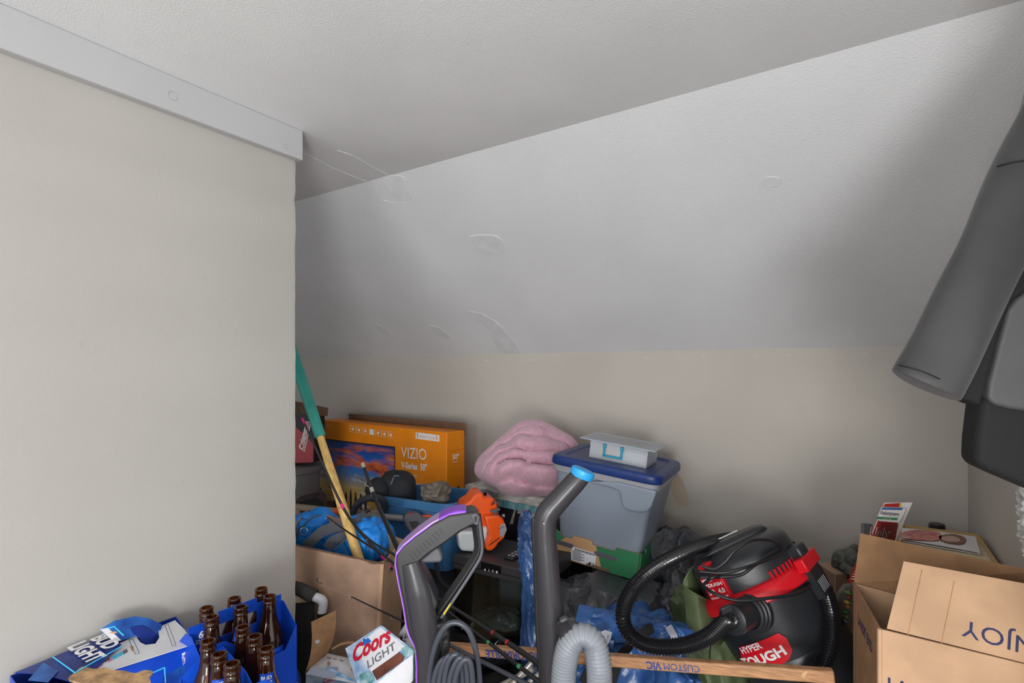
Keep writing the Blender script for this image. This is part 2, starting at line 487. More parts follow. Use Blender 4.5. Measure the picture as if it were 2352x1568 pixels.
mat('steel', (170, 170, 172), rough=0.3, metal=0.9)
mat('aluminium', (176, 170, 160), rough=0.42, metal=0.35)
mat('tube_tan', (150, 136, 116), rough=0.5)
mat('foam_black', (50, 54, 62), rough=0.7, bump=0.2, bscale=90)
mat('tote_blue', (64, 114, 160), rough=0.36, var=0.03, vscale=5)
mat('tote_grey', (136, 146, 160), rough=0.4, var=0.012, vscale=5)
mat('tote_lid', (26, 52, 112), rough=0.36, var=0.05, vscale=30)
mat('frosted_plastic', (214, 219, 224), rough=0.35, alpha=0.45)
mat('turquoise', (34, 150, 180), rough=0.35)
mat('duffel_blue', (28, 138, 232), rough=0.45, var=0.10, vscale=7, bump=0.15, bscale=26, bdist=0.006)
mat('webbing', (92, 94, 102), rough=0.85, bump=0.4, bscale=260)
mat('backpack_black', (32, 34, 40), rough=0.75, bump=0.25, bscale=300)
mat('cloth_taupe', (112, 104, 94), rough=0.95, var=0.12, vscale=40, bump=0.3, bscale=220)
mat('black_cloth', (32, 32, 34), rough=0.9, var=0.2, vscale=14, bump=0.5, bscale=60)
mat('fleece', (204, 160, 176), rough=0.95, var=0.03, vscale=60, bump=0.5, bscale=420, sheen=0.35, bdist=0.002)
mat('fleece_speck', (222, 60, 130), rough=0.9)
mat('marble_print', (226, 224, 220), rough=0.45, col2=(150, 142, 134), vscale=16, stretch=(1, 1.6, 3), detail=9)
mat('teal_marble', (150, 196, 200), rough=0.45, col2=(92, 148, 156), vscale=14, stretch=(4, 4, 1))
mat('bag_black', (70, 71, 76), rough=0.3, var=0.10, vscale=9, bump=0.55, bscale=38, bdist=0.006)
mat('nylon_blue', (48, 88, 146), rough=0.28, var=0.14, vscale=9, bump=0.5, bscale=30, bdist=0.006)
mat('nylon_navy', (50, 80, 128), rough=0.25, var=0.2, vscale=10, bump=0.5, bscale=30, bdist=0.006, stretch=(1, 1, 0.35))
mat('nylon_white', (190, 192, 206), rough=0.5)
mat('olive_nylon', (94, 106, 74), rough=0.5, var=0.06, vscale=10, bump=0.25, bscale=40, bdist=0.004)
mat('produce_green', (44, 120, 78), rough=0.6, var=0.04, vscale=12)
mat('produce_kraft', (188, 148, 108), rough=0.8, var=0.04, vscale=16)
mat('vac_black', (40, 42, 46), rough=0.34, bump=0.10, bscale=420)
mat('vac_red', (206, 20, 34), rough=0.32, var=0.03, vscale=10)
mat('hood_black', (56, 53, 55), rough=0.45, var=0.08, vscale=12)
mat('stick_wood', (178, 132, 94), rough=0.5, var=0.10, vscale=26, stretch=(1, 1, 9))
mat('rod_black', (32, 32, 33), rough=0.3)
mat('rod_pink', (222, 20, 140), rough=0.25)
mat('rod_red', (190, 40, 30), rough=0.35)
mat('mesh_black', (58, 55, 55), rough=0.8)
mat('pvc_white', (222, 224, 232), rough=0.28)
mat('photo_paper', (226, 222, 222), rough=0.3)
mat('skin_print', (196, 156, 140), rough=0.4)
mat('dress_print', (176, 68, 92), rough=0.4, col2=(206, 140, 120), vscale=70)
mat('hair_print', (120, 86, 62), rough=0.4)
mat('plywood', (206, 190, 158), rough=0.6, var=0.06, vscale=8, stretch=(1, 5, 1))
mat('frame_gold', (170, 138, 86), rough=0.5)
mat('camo', (112, 112, 106), rough=0.9, col2=(64, 66, 62), vscale=36)
mat('pack_red', (170, 44, 40), rough=0.4)
mat('pack_green', (58, 140, 84), rough=0.45)
mat('pack_blue', (62, 104, 160), rough=0.45)
mat('lure_green', (120, 160, 60), rough=0.4)
mat('lure_orange', (214, 130, 50), rough=0.4)
mat('lure_yellow', (206, 190, 80), rough=0.4)
mat('cooler_red', (176, 16, 34), rough=0.35)
mat('bin_grey', (122, 124, 128), rough=0.5, var=0.03, vscale=6)
mat('jacket_grey', (52, 52, 53), rough=0.55, var=0.04, vscale=14, bump=0.12, bscale=500, sheen=0.15)
mat('jacket_panel', (70, 70, 71), rough=0.55, var=0.03, vscale=18, bump=0.12, bscale=500)
mat('jacket_black', (22, 22, 23), rough=0.8, bump=0.2, bscale=400)
mat('fur_white', (170, 168, 165), rough=0.95, var=0.1, vscale=60)
mat('snow_print', (206, 218, 232), rough=0.45, col2=(96, 150, 196), vscale=26, stretch=(1, 1, 1.5), detail=8)
mat('pine_print', (70, 140, 140), rough=0.45, col2=(170, 200, 206), vscale=40)
mat('can_print', (120, 72, 54), rough=0.35, col2=(84, 48, 38), vscale=22)
mat('mountain_blue', (34, 106, 196), rough=0.45)
mat('sticker_white', (226, 228, 236), rough=0.45)
mat('pale_grey_print', (192, 200, 214), rough=0.5, col2=(150, 176, 206), vscale=11)

def sunset_mat():
    m = bpy.data.materials.new('sunset_print'); m.use_nodes = True; MATS['sunset_print'] = m
    nt = m.node_tree; b = nt.nodes['Principled BSDF']; b.inputs['Roughness'].default_value = 0.35
    tc = nt.nodes.new('ShaderNodeTexCoord')
    sep = nt.nodes.new('ShaderNodeSeparateXYZ'); nt.links.new(tc.outputs['UV'], sep.inputs[0])
    def ramp(src, stops):
        r = nt.nodes.new('ShaderNodeValToRGB'); e = r.color_ramp.elements
        while len(e) < len(stops): e.new(0.5)
        for k, (p, c) in enumerate(stops): e[k].position = p; e[k].color = rgb(c)
        nt.links.new(src, r.inputs[0]); return r.outputs[0]
    def nz(sc, det, off, st):
        mp = nt.nodes.new('ShaderNodeMapping'); mp.inputs['Scale'].default_value = st; mp.inputs['Location'].default_value = off
        nt.links.new(tc.outputs['UV'], mp.inputs[0])
        n = nt.nodes.new('ShaderNodeTexNoise'); n.inputs['Scale'].default_value = sc; n.inputs['Detail'].default_value = det; n.inputs['Distortion'].default_value = 0.5
        nt.links.new(mp.outputs[0], n.inputs['Vector']); return n.outputs['Fac']
    def mix(f, a, bb):
        x = nt.nodes.new('ShaderNodeMix'); x.data_type = 'RGBA'; nt.links.new(f, x.inputs[0]); nt.links.new(a, x.inputs[6]); nt.links.new(bb, x.inputs[7]); return x.outputs[2]
    def mul(a, bb):
        x = nt.nodes.new('ShaderNodeMath'); x.operation = 'MULTIPLY'; nt.links.new(a, x.inputs[0]); nt.links.new(bb, x.inputs[1]); return x.outputs[0]
    y = sep.outputs[1]
    sky = ramp(y, [(0.0, (176, 120, 36)), (0.16, (214, 160, 60)), (0.36, (206, 178, 110)), (0.55, (80, 140, 214)), (0.78, (40, 104, 200)), (1.0, (22, 58, 132))])
    cl = ramp(nz(3.0, 8, (0.3, 0.2, 0), (1.0, 1.9, 1)), [(0.46, (0, 0, 0)), (0.58, (255, 255, 255))])
    band = ramp(y, [(0.45, (0, 0, 0)), (0.62, (255, 255, 255)), (0.92, (255, 255, 255)), (1.0, (60, 60, 60))])
    ccol = ramp(nz(7, 6, (1, 2, 0), (1, 2, 1)), [(0.30, (130, 66, 66)), (0.5, (226, 104, 44)), (0.7, (238, 150, 90))])
    c1 = mix(mul(cl, band), sky, ccol)
    lo = ramp(nz(4.5, 7, (4, 1, 0), (1, 2.2, 1)), [(0.47, (0, 0, 0)), (0.62, (255, 255, 255))])
    lb = ramp(y, [(0.15, (255, 255, 255)), (0.5, (220, 220, 220)), (0.62, (0, 0, 0))])
    lc = ramp(nz(9, 4, (2, 5, 0), (1, 2, 1)), [(0.4, (226, 226, 214)), (0.6, (140, 110, 70))])
    nt.links.new(mix(mul(lo, lb), c1, lc), b.inputs['Base Color'])
sunset_mat()
def uv_quad(name, q, m, parent):
    b = root_loc(parent)
    me = bpy.data.meshes.new(name); me.from_pydata([Vector(p) - b for p in q], [], [(0, 1, 2, 3)])
    uv = me.uv_layers.new(name='UVMap')
    for l, c in zip(uv.data, ((0, 0), (1, 0), (1, 1), (0, 1))): l.uv = c
    me.materials.append(MATS[m]); o = bpy.data.objects.new(name, me); COL.objects.link(o); o.parent = parent
    return o

def clear_mat(name, tint, rough, refl):
    m = bpy.data.materials.new(name); m.use_nodes = True; MATS[name] = m
    nt = m.node_tree; nt.nodes.remove(nt.nodes['Principled BSDF']); out = nt.nodes['Material Output']
    tr = nt.nodes.new('ShaderNodeBsdfTransparent'); tr.inputs[0].default_value = rgb(tint)
    gl = nt.nodes.new('ShaderNodeBsdfGlossy'); gl.inputs['Roughness'].default_value = rough
    lw = nt.nodes.new('ShaderNodeLayerWeight'); lw.inputs['Blend'].default_value = refl
    mx = nt.nodes.new('ShaderNodeMixShader'); nt.links.new(lw.outputs['Fresnel'], mx.inputs[0])
    nt.links.new(tr.outputs[0], mx.inputs[1]); nt.links.new(gl.outputs[0], mx.inputs[2]); nt.links.new(mx.outputs[0], out.inputs['Surface'])
clear_mat('glass', (236, 246, 244), 0.01, 0.32)
clear_mat('clear_plastic', (240, 242, 244), 0.08, 0.35)
# ------------------------------------------------------------------ beer cartons and bottles by the left wall
ZB = CAMH - 0.529              # height of the bottle mouths
ZS = ZB - 0.229                # what the carriers stand on
bm = NB(); abox(bm, WX + 0.004, -0.915, 0.16, 0.82, 0.0, ZS - 0.006)
t = thing('moving_carton', 'plain brown carton that carries the blue beer carriers', 'box', (-1.12, 0.5, 0))
part('carton_body', bm, 'cardboard', t, bev=0.004)
bm = NB(); abox(bm, -1.17, -1.11, 0.16, 0.82, ZS - 0.006, ZS - 0.0055)
part('tape', bm, 'cardboard_light', t)

BP = [(0.0, 0.0), (0.027, 0.0), (0.030, 0.003), (0.0305, 0.010), (0.0305, 0.125), (0.0295, 0.137), (0.0255, 0.152), (0.0195, 0.168), (0.0158, 0.180),
      (0.0142, 0.197), (0.0134, 0.2075), (0.0128, 0.2095), (0.0146, 0.2105), (0.0150, 0.2125), (0.0148, 0.2165), (0.0132, 0.2178), (0.0132, 0.2195), (0.0142, 0.2205), (0.0142, 0.2265), (0.0136, 0.2285), (0.0118, 0.229),
      (0.0100, 0.2282), (0.0096, 0.224), (0.0104, 0.205), (0.0124, 0.185), (0.0165, 0.166), (0.0225, 0.150), (0.027, 0.136), (0.028, 0.124), (0.028, 0.012), (0.0, 0.006)]
bg_a = [(474, 1394), (538, 1372), (600, 1350), (486, 1415), (553, 1392), (619, 1367)]
bg_b = [(558, 1438), (585, 1459), (612, 1487), (478, 1470), (503, 1500), (533, 1522)]
me_src = {}
def bottle(px, py, label, group, neck_label):
    p = W(px, py, 'z', ZB); base = Vector((p.x, p.y, ZS))
    t = thing('beer_bottle', label, 'bottle', base, group)
    if 'glass' not in me_src:
        o = part('glass_body', lathe(NB(), base, UP, BP, 24), 'amber_glass', t, ang=60); me_src['glass'] = o.data
        l = lathe(NB(), base, UP, [(0.0309, 0.035), (0.0309, 0.115)], 24)
        o = part('paper_label', l, 'carton_blue', t); me_src['lab'] = o.data
    else:
        for nm, k in (('glass_body', 'glass'), ('paper_label', 'lab')):
            o = bpy.data.objects.new(nm, me_src[k]); COL.objects.link(o); o.parent = t
    out = (CAM - base); out.z = 0; out.normalize()
    if not neck_label: out = Matrix.Rotation(2.4 + px % 3, 3, UP) @ out
    side = UP.cross(out)
    NP = [(0.0222, 0.1615), (0.0197, 0.168), (0.0178, 0.1735), (0.0160, 0.180), (0.0154, 0.187)]
    nl = part('neck_label', lathe(NB(), base, UP, NP, 12, ref=out, a0=-0.85, a1=0.85), 'carton_blue', t)
    if neck_label:
        def wp(x, y):
            r = next((a[0] + (b[0] - a[0]) * (y - a[1]) / (b[1] - a[1]) for a, b in zip(NP, NP[1:]) if a[1] <= y <= b[1]), 0.0158); a = x / r
            return base + UP * y + (out * math.cos(a) + side * math.sin(a)) * (r + 0.0005)
        text('BUD', None, (-0.0095, 0.1765), (0.0095, 0.1765), 'white_ink', nl, bold=0.02, warp=wp, local=True, hs=0.9)
        text('LIGHT', None, (-0.0105, 0.1665), (0.0105, 0.1665), 'white_ink', nl, bold=0.02, warp=wp, local=True, hs=1.3)
    return base
WHERE = ['at the corner nearest the blue and white carton', 'in the middle of the row beside the wall', 'at the far corner, closest to the wall end',
         'in the outer row, next to the blue and white carton', 'in the outer row of the handled carrier, neck label showing', 'at the corner beside the mesh chair']
WHEREB = ['behind the divider, next to the handled carrier', 'behind the divider, middle of its row', 'behind the divider, with its neck label showing',
          'before the divider, next to the blue and white carton', 'before the divider, middle of its row, neck label showing', 'before the divider, end of its row']
BA = [bottle(x, y, 'empty amber bottle ' + w, 'bottles in the handled carrier', w.endswith('showing')) for (x, y), w in zip(bg_a, WHERE)]
BB = [bottle(x, y, 'empty amber bottle ' + w, 'bottles in the front carrier', w.endswith('showing')) for (x, y), w in zip(bg_b, WHEREB)]

def carrier(bs, rows, label, handle):
    r0 = [bs[i] for i in rows[0]]; r1 = [bs[i] for i in rows[1]]
    c = sum(bs, Vector()) / 6
    L = ((r0[2] - r0[0]) + (r1[2] - r1[0])).normalized(); S = Vector((-L.y, L.x, 0))
    if (sum(r1, Vector()) - sum(r0, Vector())).dot(S) > 0: S = -S     # S towards row 0
    hl = max(abs((b - c).dot(L)) for b in bs) + 0.034; hs = max(abs((b - c).dot(S)) for b in bs) + 0.034
    t = thing('bottle_carrier', label, 'carrier', Vector((c.x, c.y, ZS)))
    fr = Fr(c, L, UP); z0 = 0.0
    part('base', box(NB(), Fr(c, L, S), -hl, hl, -hs, hs, -0.002, -0.0005), 'kraft', t)
    for s in (-1, 1):
        # long side: low, rising towards both ends
        pts = [(-hl, 0), (hl, 0), (hl, 0.155), (hl * 0.72, 0.105), (-hl * 0.72, 0.105), (-hl, 0.155)]
        part('side_panel', prism(NB(), fr.off(s * hs * (1 if True else 1)), pts, -0.0006, 0.0006), 'carton_blue', t)
        fe = Fr(c + L * s * hl, S, UP)
        pts = [(-hs, 0), (hs, 0), (hs, 0.150), (0.012, 0.195), (-0.012, 0.195), (-hs, 0.150)]
        part('end_panel', prism(NB(), fe, pts, -0.0006, 0.0006), 'carton_blue', t)
    if handle:
        top = 0.222
        out = [(-hl, 0.02), (hl, 0.02), (hl, top - 0.03), (hl * 0.8, top + 0.002), (-hl * 0.2, top), (-hl * 0.85, top - 0.010), (-hl, top - 0.022)]
        # slot cut: outline in two halves around an opening
        bm = NB(); y0, y1, x1 = 0.165, 0.193, hl * 0.42
        for (a, b, y_a, y_b) in ((-hl, -x1, 0.02, top - 0.012), (x1, hl, 0.02, top - 0.012), (-x1, x1, 0.02, y0), (-x1, x1, y1, top)):
            prism(bm, fr, [(a, y_a), (b, y_a), (b, y_b), (a, y_b)], -0.0008, 0.0008)
        o = part('carry_handle', bm, 'carton_blue', t, smooth=False)
    else:
        out = [(-hl, 0.02), (hl, 0.02), (hl, 0.17), (hl * 0.4, 0.192), (-hl * 0.8, 0.196), (-hl, 0.185)]
        part('centre_divider', prism(NB(), fr, out, -0.0008, 0.0008), 'carton_blue', t)
    for k in (-1, 1):
        fe = Fr(c + L * k * hl / 3, S, UP)
        part('cross_divider', prism(NB(), fe, [(-hs, 0.02), (hs, 0.02), (hs, 0.10), (-hs, 0.10)], -0.0006, 0.0006), 'kraft', t)
    return t, fr, hl, hs, c, L, S
ca = carrier(BA, ((0, 1, 2), (3, 4, 5)), 'blue paperboard six-pack carrier with slotted carrying handle, full of bottles', True)
tg, fr = ca[0], ca[1]
tf = fr.off(0.001) if (CAM - fr.o).dot(fr.n) > 0 else None
if tf:
    text('6', tf, (455, 1466), (466, 1463), 'white_ink', tg, bold=0.03)
    text('12 FL OZ', tf, (449, 1474), (469, 1468), 'white_ink', tg, bold=0.02)
    text('BOTTLES', tf, (449, 1480), (470, 1473), 'white_ink', tg, bold=0.02)
cb = carrier(BB, ((0, 1, 2), (3, 4, 5)), 'blue paperboard six-pack carrier with plain centre divider, full of bottles', False)

# twelve-pack carton lying open against the wall
ZT = CAMH - 0.592
t = thing('bottle_carton', 'torn blue and white twelve-pack bottle carton against the left wall', 'carton', (-1.29, 0.48, ZS))
A = Vector((WX + 0.012, 0.645, ZT)); B = Vector((-1.218, 0.605, ZT)); D = Vector((WX + 0.012, 0.345, ZT)); C = Vector((-1.262, 0.335, ZT))
dn = Vector((0, 0, ZS - ZT))
part('front_panel', sheet(NB(), [C + dn, B + dn, B, C], 0.0015), 'carton_blue', t)
part('end_panel', sheet(NB(), [B + dn, A + dn, A, B], 0.0015), 'carton_blue', t)
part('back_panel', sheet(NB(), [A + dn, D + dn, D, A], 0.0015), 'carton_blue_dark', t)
part('end_panel', sheet(NB(), [D + dn, C + dn, C, D], 0.0015), 'carton_blue', t)
part('base', sheet(NB(), [D + dn, C + dn, B + dn, A + dn], 0.0015), 'kraft', t)
FF = Fr(C, B - C, UP)
text('12', FF, (418, 1500), (428, 1524), 'white_ink', t, bold=0.04)
text('12 FL. OZ.', FF, (424, 1505), (427, 1531), 'white_ink', t, bold=0.01)
text('BOTTLES', FF, (417, 1508), (421, 1532), 'white_ink', t, bold=0.03)
for a, b in (((335, 1551), (378, 1532)), ((378, 1532), (380, 1566)),):
    q0, q1 = Vector(FF.pix(*a)), Vector(FF.pix(*b))
    part('printed_frame', tube(NB(), [FF.w(*q0, 0.0004), FF.w(*q1, 0.0004)], 0.0016, 6), 'cyan_ink', t)
part('bottle_picture', prism(NB(), FF, FF.poly([(375, 1552), (446, 1512), (447, 1566), (372, 1567)]), 0.0009, 0.0014), 'bottle_print', t)
# right half of the top: white inside of a folded-over panel
TP = Fr(A + UP * 0.003, D - A, B - A)
if TP.n.z < 0: TP = Fr(A + UP * 0.003, A - D, B - A)
wh = [(402, 1425), (424, 1447), (447, 1479), (250, 1542), (200, 1560), (270, 1480), (312, 1461), (322, 1476), (334, 1482), (357, 1479), (366, 1465), (364, 1450), (374, 1437)]
wp_ = part('white_panel', prism(NB(), TP, TP.poly(wh), 0.0, 0.0014), 'paperboard_white', t)
for i in range(9):
    cc = ['magenta_ink', 'pink_ink', 'paperboard_white', 'pink_ink', 'cyan_ink', 'cyan_ink', 'grey_ink', 'yellow_ink', 'yellow_ink'][i]
    if i < 7: x, y = 212 + 11.5 * i, 1535 - 6.3 * i
    else: x, y = 227 + 12 * (i - 7), 1521 - 6.3 * (i - 7)
    decal('colour_patch', TP, [(x, y), (x + 10, y - 6), (x + 13, y + 1), (x + 3, y + 7)], cc, wp_, 0.0012, 0.002)
for (pp) in ([(379, 1437), (386, 1435), (404, 1483), (396, 1485)], [(296, 1470), (305, 1468), (320, 1502), (311, 1504)]):
    q = [TP.w(*TP.pix(*p), 0.0016) for p in pp]; part('printed_rule', tube(NB(), q + q[:1], 0.0004, 4), 'navy_ink', wp_)
decal('rub_mark', TP, [(298, 1484), (306, 1486), (309, 1499), (302, 1496)], 'kraft_torn', wp_, 0.0012, 0.0019)
# left half: printed blue flap, a little raised
q = [W(34, 1545, 'z', ZT + 0.004), W(180, 1572, 'z', ZT + 0.004), W(279, 1480, 'z', ZT + 0.012), W(215, 1470, 'z', ZT + 0.012)]
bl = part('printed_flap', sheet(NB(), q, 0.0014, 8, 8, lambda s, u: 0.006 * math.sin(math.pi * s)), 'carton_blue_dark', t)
FLP = Fr(q[0], q[1] - q[0], q[3] - q[0])
if FLP.n.z < 0: FLP = Fr(q[0], q[0] - q[1], q[3] - q[0])
FLP = FLP.off(0.008)
text('BUD', FLP, (208, 1468), (243, 1493), 'white_ink', bl, bold=0.04, hs=1.0, lift=0.001)
text('LIGHT', FLP, (155, 1487), (205, 1524), 'white_ink', bl, bold=0.04, hs=1.1, lift=0.001)
for a, b in (((122, 1509), (172, 1545)), ((172, 1545), (278, 1485))):
    part('printed_frame', tube(NB(), [FLP.w(*FLP.pix(*a), 0.0006), FLP.w(*FLP.pix(*b), 0.0006)], 0.0012, 6), 'cyan_ink', bl)
decal('label_print', FLP, [(100, 1522), (135, 1540), (110, 1567), (64, 1562)], 'bottle_print', bl, 0.0, 0.0006)
# raised rear flap with a carry window
q = [W(230, 1444, 'x', WX + 0.05), W(262, 1474, 'x', WX + 0.10), W(366, 1462, 'x', WX + 0.085), W(372, 1434, 'x', WX + 0.05)]
RF = Fr(W(300, 1440, 'x', WX + 0.055), (0, 1, 0), (-0.35, 0, 1))
arc = [(229, 1446), (262, 1425), (310, 1415), (342, 1419), (372, 1434), (366, 1462), (355, 1480), (330, 1482), (322, 1466), (312, 1460), (275, 1472), (262, 1474)]
rf = part('rear_flap', prism(NB(), RF, RF.poly(arc), -0.0007, 0.0007), 'bottle_print', t)
hl_ = [(297, 1441), (305, 1437), (330, 1435), (342, 1441), (366, 1462), (357, 1478), (335, 1481), (322, 1474), (318, 1462), (306, 1456)]
decal('hop_print', RF, hl_, 'carton_blue_dark', rf, 0.0005, 0.0011)
decal('white_edge', RF, [(229, 1445), (247, 1441), (278, 1470), (262, 1474)], 'paperboard_white', rf, 0.0005, 0.0011)
decal('printed_frame', RF, [(247, 1441), (262, 1437), (285, 1458), (282, 1461), (261, 1440), (249, 1444)], 'cyan_ink', rf, 0.0011, 0.0016)
decal('kraft_scrape', RF, [(250, 1452), (266, 1449), (269, 1453), (257, 1455)], 'kraft_torn', rf, 0.0011, 0.0016)
# torn brown piece lying over the front edge
q = [W(165, 1566, 'z', ZT + 0.012), W(340, 1575, 'z', ZT + 0.004), W(350, 1553, 'z', ZT + 0.006), W(190, 1542, 'z', ZT + 0.014)]
o = catmull([Vector((*TP.pix(*p), 0)) for p in [(160, 1572), (175, 1552), (190, 1541), (215, 1546), (240, 1543), (262, 1549), (285, 1550), (310, 1556), (330, 1549), (351, 1552), (343, 1566), (338, 1580), (240, 1585)]], 4, True)
part('torn_flap', prism(NB(), TP.off(0.006), [(p.x, p.y) for p in o], 0, 0.003), 'kraft_torn', t)
# corner of another blue carton at the end of the wall
fr = CF(668, 1555, 1.36, yaw=25)
t = thing('small_carton', 'corner of a crumpled blue carton beside the mesh chair', 'carton', P(668, 1600, 1.36))
bm = NB(); pts = fr.poly([(648, 1560), (663, 1540), (684, 1558), (694, 1575), (690, 1640), (640, 1640)]); prism(bm, fr, pts, -0.06, 0.0)
part('carton_body', bm, 'carton_blue', t, bev=0.001)
text('BUD LIGHT', fr, (663, 1562), (686, 1577), 'white_ink', t, bold=0.02)
# ------------------------------------------------------------------ things in the alcove behind the left wall
# television carton
TL, TRr = P(736, 964, 3.26), P(1026, 993, 2.60)
TL.z = TRr.z = (TL.z + TRr.z) / 2
TVX = (TRr - TL).normalized(); L_ = (TRr - TL).length
TV = Fr(TL, TVX, UP); HT, TT = 0.78, 0.125
t = thing('tv_carton', 'large orange television carton with sunset picture against the back wall', 'box', (TL + TRr) / 2 - UP * HT)
bm = NB(); box(bm, TV, -0.02, L_, -HT, 0, -TT, 0); part('carton_body', bm, 'orange_print', t, bev=0.003)
bm = NB(); box(bm, TV, 0.10, L_ + 0.0, -0.03, 0.035, -TT - 0.008, -TT - 0.001); part('rear_flap', bm, 'box_inside', t, bev=0.003)
# folded side flap at the right end
EX = Fr(TRr, -TV.n, UP)
part('side_flap', prism(NB(), EX, [(0.0, -0.006), (0.018, -0.002), (0.085, -0.004), (0.118, -0.075), (0.118, -0.09), (0.0, -0.09)], 0.0005, 0.004), 'orange_print', t, bev=0.001)
text('50"', EX, (1039, 1055), (1054, 1053), 'white_ink', t, bold=0.03, lift=0.0008)
text('V-Series', EX, (1039, 1063), (1052, 1060), 'white_ink', t, bold=0.0, lift=0.0008)
decal('tv_end_picture', EX, [(1037, 1125), (1055, 1115), (1055, 1122), (1040, 1131)], 'dark_print', t)
text('D', EX, (1040, 1141), (1050, 1141), 'white_ink', t, bold=0.03)
q = [TV.pix(*p) for p in ((728, 1160), (905, 1160), (906, 1028), (728, 1007))]
x0 = q[0][0]; x1 = q[2][0]; yb = TV.pix(800, 1176)[1]
ytl, ytr = TV.pix(740, 1009)[1], TV.pix(906, 1028)[1]
uv_quad('screen_picture', [TV.w(x0, yb, 0.0008), TV.w(x1, yb, 0.0008), TV.w(x1, ytr, 0.0008), TV.w(x0, ytl, 0.0008)], 'sunset_print', t)
part('screen_edge', prism(NB(), TV, [(x0, ytl), (x1, ytr), (x1, yb), (x1 + 0.006, yb), (x1 + 0.006, ytr + 0.006), (x0, ytl + 0.006)], 0.0002, 0.0012), 'dark_print', t)
for k, (cx, hh) in enumerate(((795, 1128), (806, 1122), (817, 1128), (829, 1132), (840, 1140), (770, 1142))):
    c = TV.pix(cx, 1165); top = TV.pix(cx, hh)[1]; w = 0.010
    o = catmull([Vector((c[0] - w * .5, c[1] - 0.05, 0)), Vector((c[0] - w, (c[1] + top) / 2, 0)), Vector((c[0], top, 0)), Vector((c[0] + w, (c[1] + top) / 2, 0)), Vector((c[0] + w * .5, c[1] - 0.05, 0))], 4, True)
    part('printed_tree', prism(NB(), TV, [(p.x, p.y) for p in o], 0.0009, 0.0013), 'dark_print', t)
decal('printed_dune', TV, [(728, 1148), (790, 1152), (800, 1185), (728, 1185)], 'brown_print', t, 0.0009, 0.0012)
text('VIZIO', TV, (922, 1050), (980, 1056), 'white_ink', t, bold=0.0, hs=1.05)
text('V-Series  50"', TV, (922, 1074), (981, 1081), 'white_ink', t, bold=0.03, hs=1.25)
text('HD picture', TV, (922, 1091), (958, 1096), 'white_ink', t)
text('Sound with Dolby', TV, (930, 1112), (985, 1121), 'white_ink', t)
text('V-Series 50', TV, (744, 978), (760, 980), 'white_ink', t)
for k in range(7):
    a, b = 804 + k * 14.6, 977 + k * 2.3
    if k == 3: decal('printed_icon', TV, [(a + 1, b + 1), (a + 11, b + 2.5), (a + 11, b + 15), (a + 1, b + 13.5)], 'white_ink', t); continue
    qq = [TV.w(*TV.pix(*p), 0.0006) for p in ((a, b), (a + 12, b + 1.8), (a + 12, b + 15.5), (a, b + 14))]
    part('printed_icon', tube(NB(), qq + qq[:1], 0.0009, 4), 'white_ink', t)
    decal('printed_icon', TV, [(a + 3, b + 8), (a + 6, b + 4), (a + 9, b + 8), (a + 7, b + 12)], 'white_ink', t)
decal('front_label', TV, [(955, 992), (1009, 999), (1009, 1014), (955, 1007)], 'white_ink', t)
text('FRONT / GLASS', TV, (965, 1004), (1000, 1009), 'orange_print', t, lift=0.0016)
for px, py in ((960, 1001), (1004, 1007)):
    text('I', TV, (px - 1, py + 4), (px + 1, py + 4), 'orange_print', t, lift=0.0016, hs=0.6)
bm = NB(); box(bm, TV, -0.05, L_ - 0.02, -TL.z, -HT - 0.002, -TT, -0.005)
single('flat_carton', bm, 'cardboard_dark', 'low brown carton under the orange television carton', 'box', bev=0.004)

# red and black cooler carton on a grey bin, mostly behind the wall end
fr = CF(700, 1000, 2.95, yaw=-8)
t = thing('cooler_carton', 'red and black cooler carton with white logo, standing on grey bin', 'box', P(690, 1068, 2.95))
bm = NB(); prism(bm, fr, fr.poly([(600, 940), (722, 945), (722, 1062), (600, 1068)]), -0.12, 0.0); part('carton_body', bm, 'dark_print', t, bev=0.003)
decal('red_panel', fr, [(610, 955), (679, 980), (708, 1005), (720, 1020), (719, 1061), (610, 1067)], 'cooler_red', t, 0.0003, 0.0012)
part('lid_flap', sheet(NB(), [fr.w(*fr.pix(680, 918), 0.05), fr.w(*fr.pix(742, 938), -0.06), fr.w(*fr.pix(740, 958), -0.06), fr.w(*fr.pix(680, 946), 0.05)], 0.004), 'box_inside', t)
lf = fr.off(0.0012)
decal('logo_patch', lf, [(688, 1029), (703, 967), (715, 970), (700, 1037)], 'white_ink', t)
decal('logo_patch', lf, [(690, 1028), (704, 969), (713, 971), (699, 1034)], 'cooler_red', t, 0.0009, 0.0014)
text('Coleman', lf, (698, 1032), (709, 980), 'white_ink', t, bold=0.03, lift=0.0018, hs=1.25)
o = lf.pix(708, 975); part('logo_lamp', tube(NB(), [lf.w(o[0] + 0.006 * math.cos(a), o[1] + 0.006 * math.sin(a), 0.0016) for a in [k * 0.6283 for k in range(11)]], 0.0012, 5), 'white_ink', t)
t = thing('storage_bin', 'grey plastic bin holding up the red cooler carton', 'bin', Vector((P(680, 1150, 2.9).x, P(680, 1150, 2.9).y, 0)))
zt = P(690, 1070, 2.95).z - 0.002; c = P(672, 1100, 2.98)
part('bin_body', lathe(NB(), (c.x, c.y, 0), UP, [(0, 0), (0.13, 0), (0.145, zt - 0.03), (0.152, zt - 0.03), (0.152, zt), (0.0, zt)], 36), 'bin_grey', t, bev=0.002)
part('bin_rim', lathe(NB(), (c.x, c.y, 0), UP, [(0.149, zt - 0.16), (0.156, zt - 0.155), (0.156, zt - 0.145), (0.149, zt - 0.14)], 36), 'bin_grey', t)
bm = NB(); fr = CF(712, 1150, 2.55, yaw=10); prism(bm, fr, fr.poly([(676, 1153), (730, 1140), (742, 1150), (742, 1481), (676, 1481)]), -0.12, 0.0)
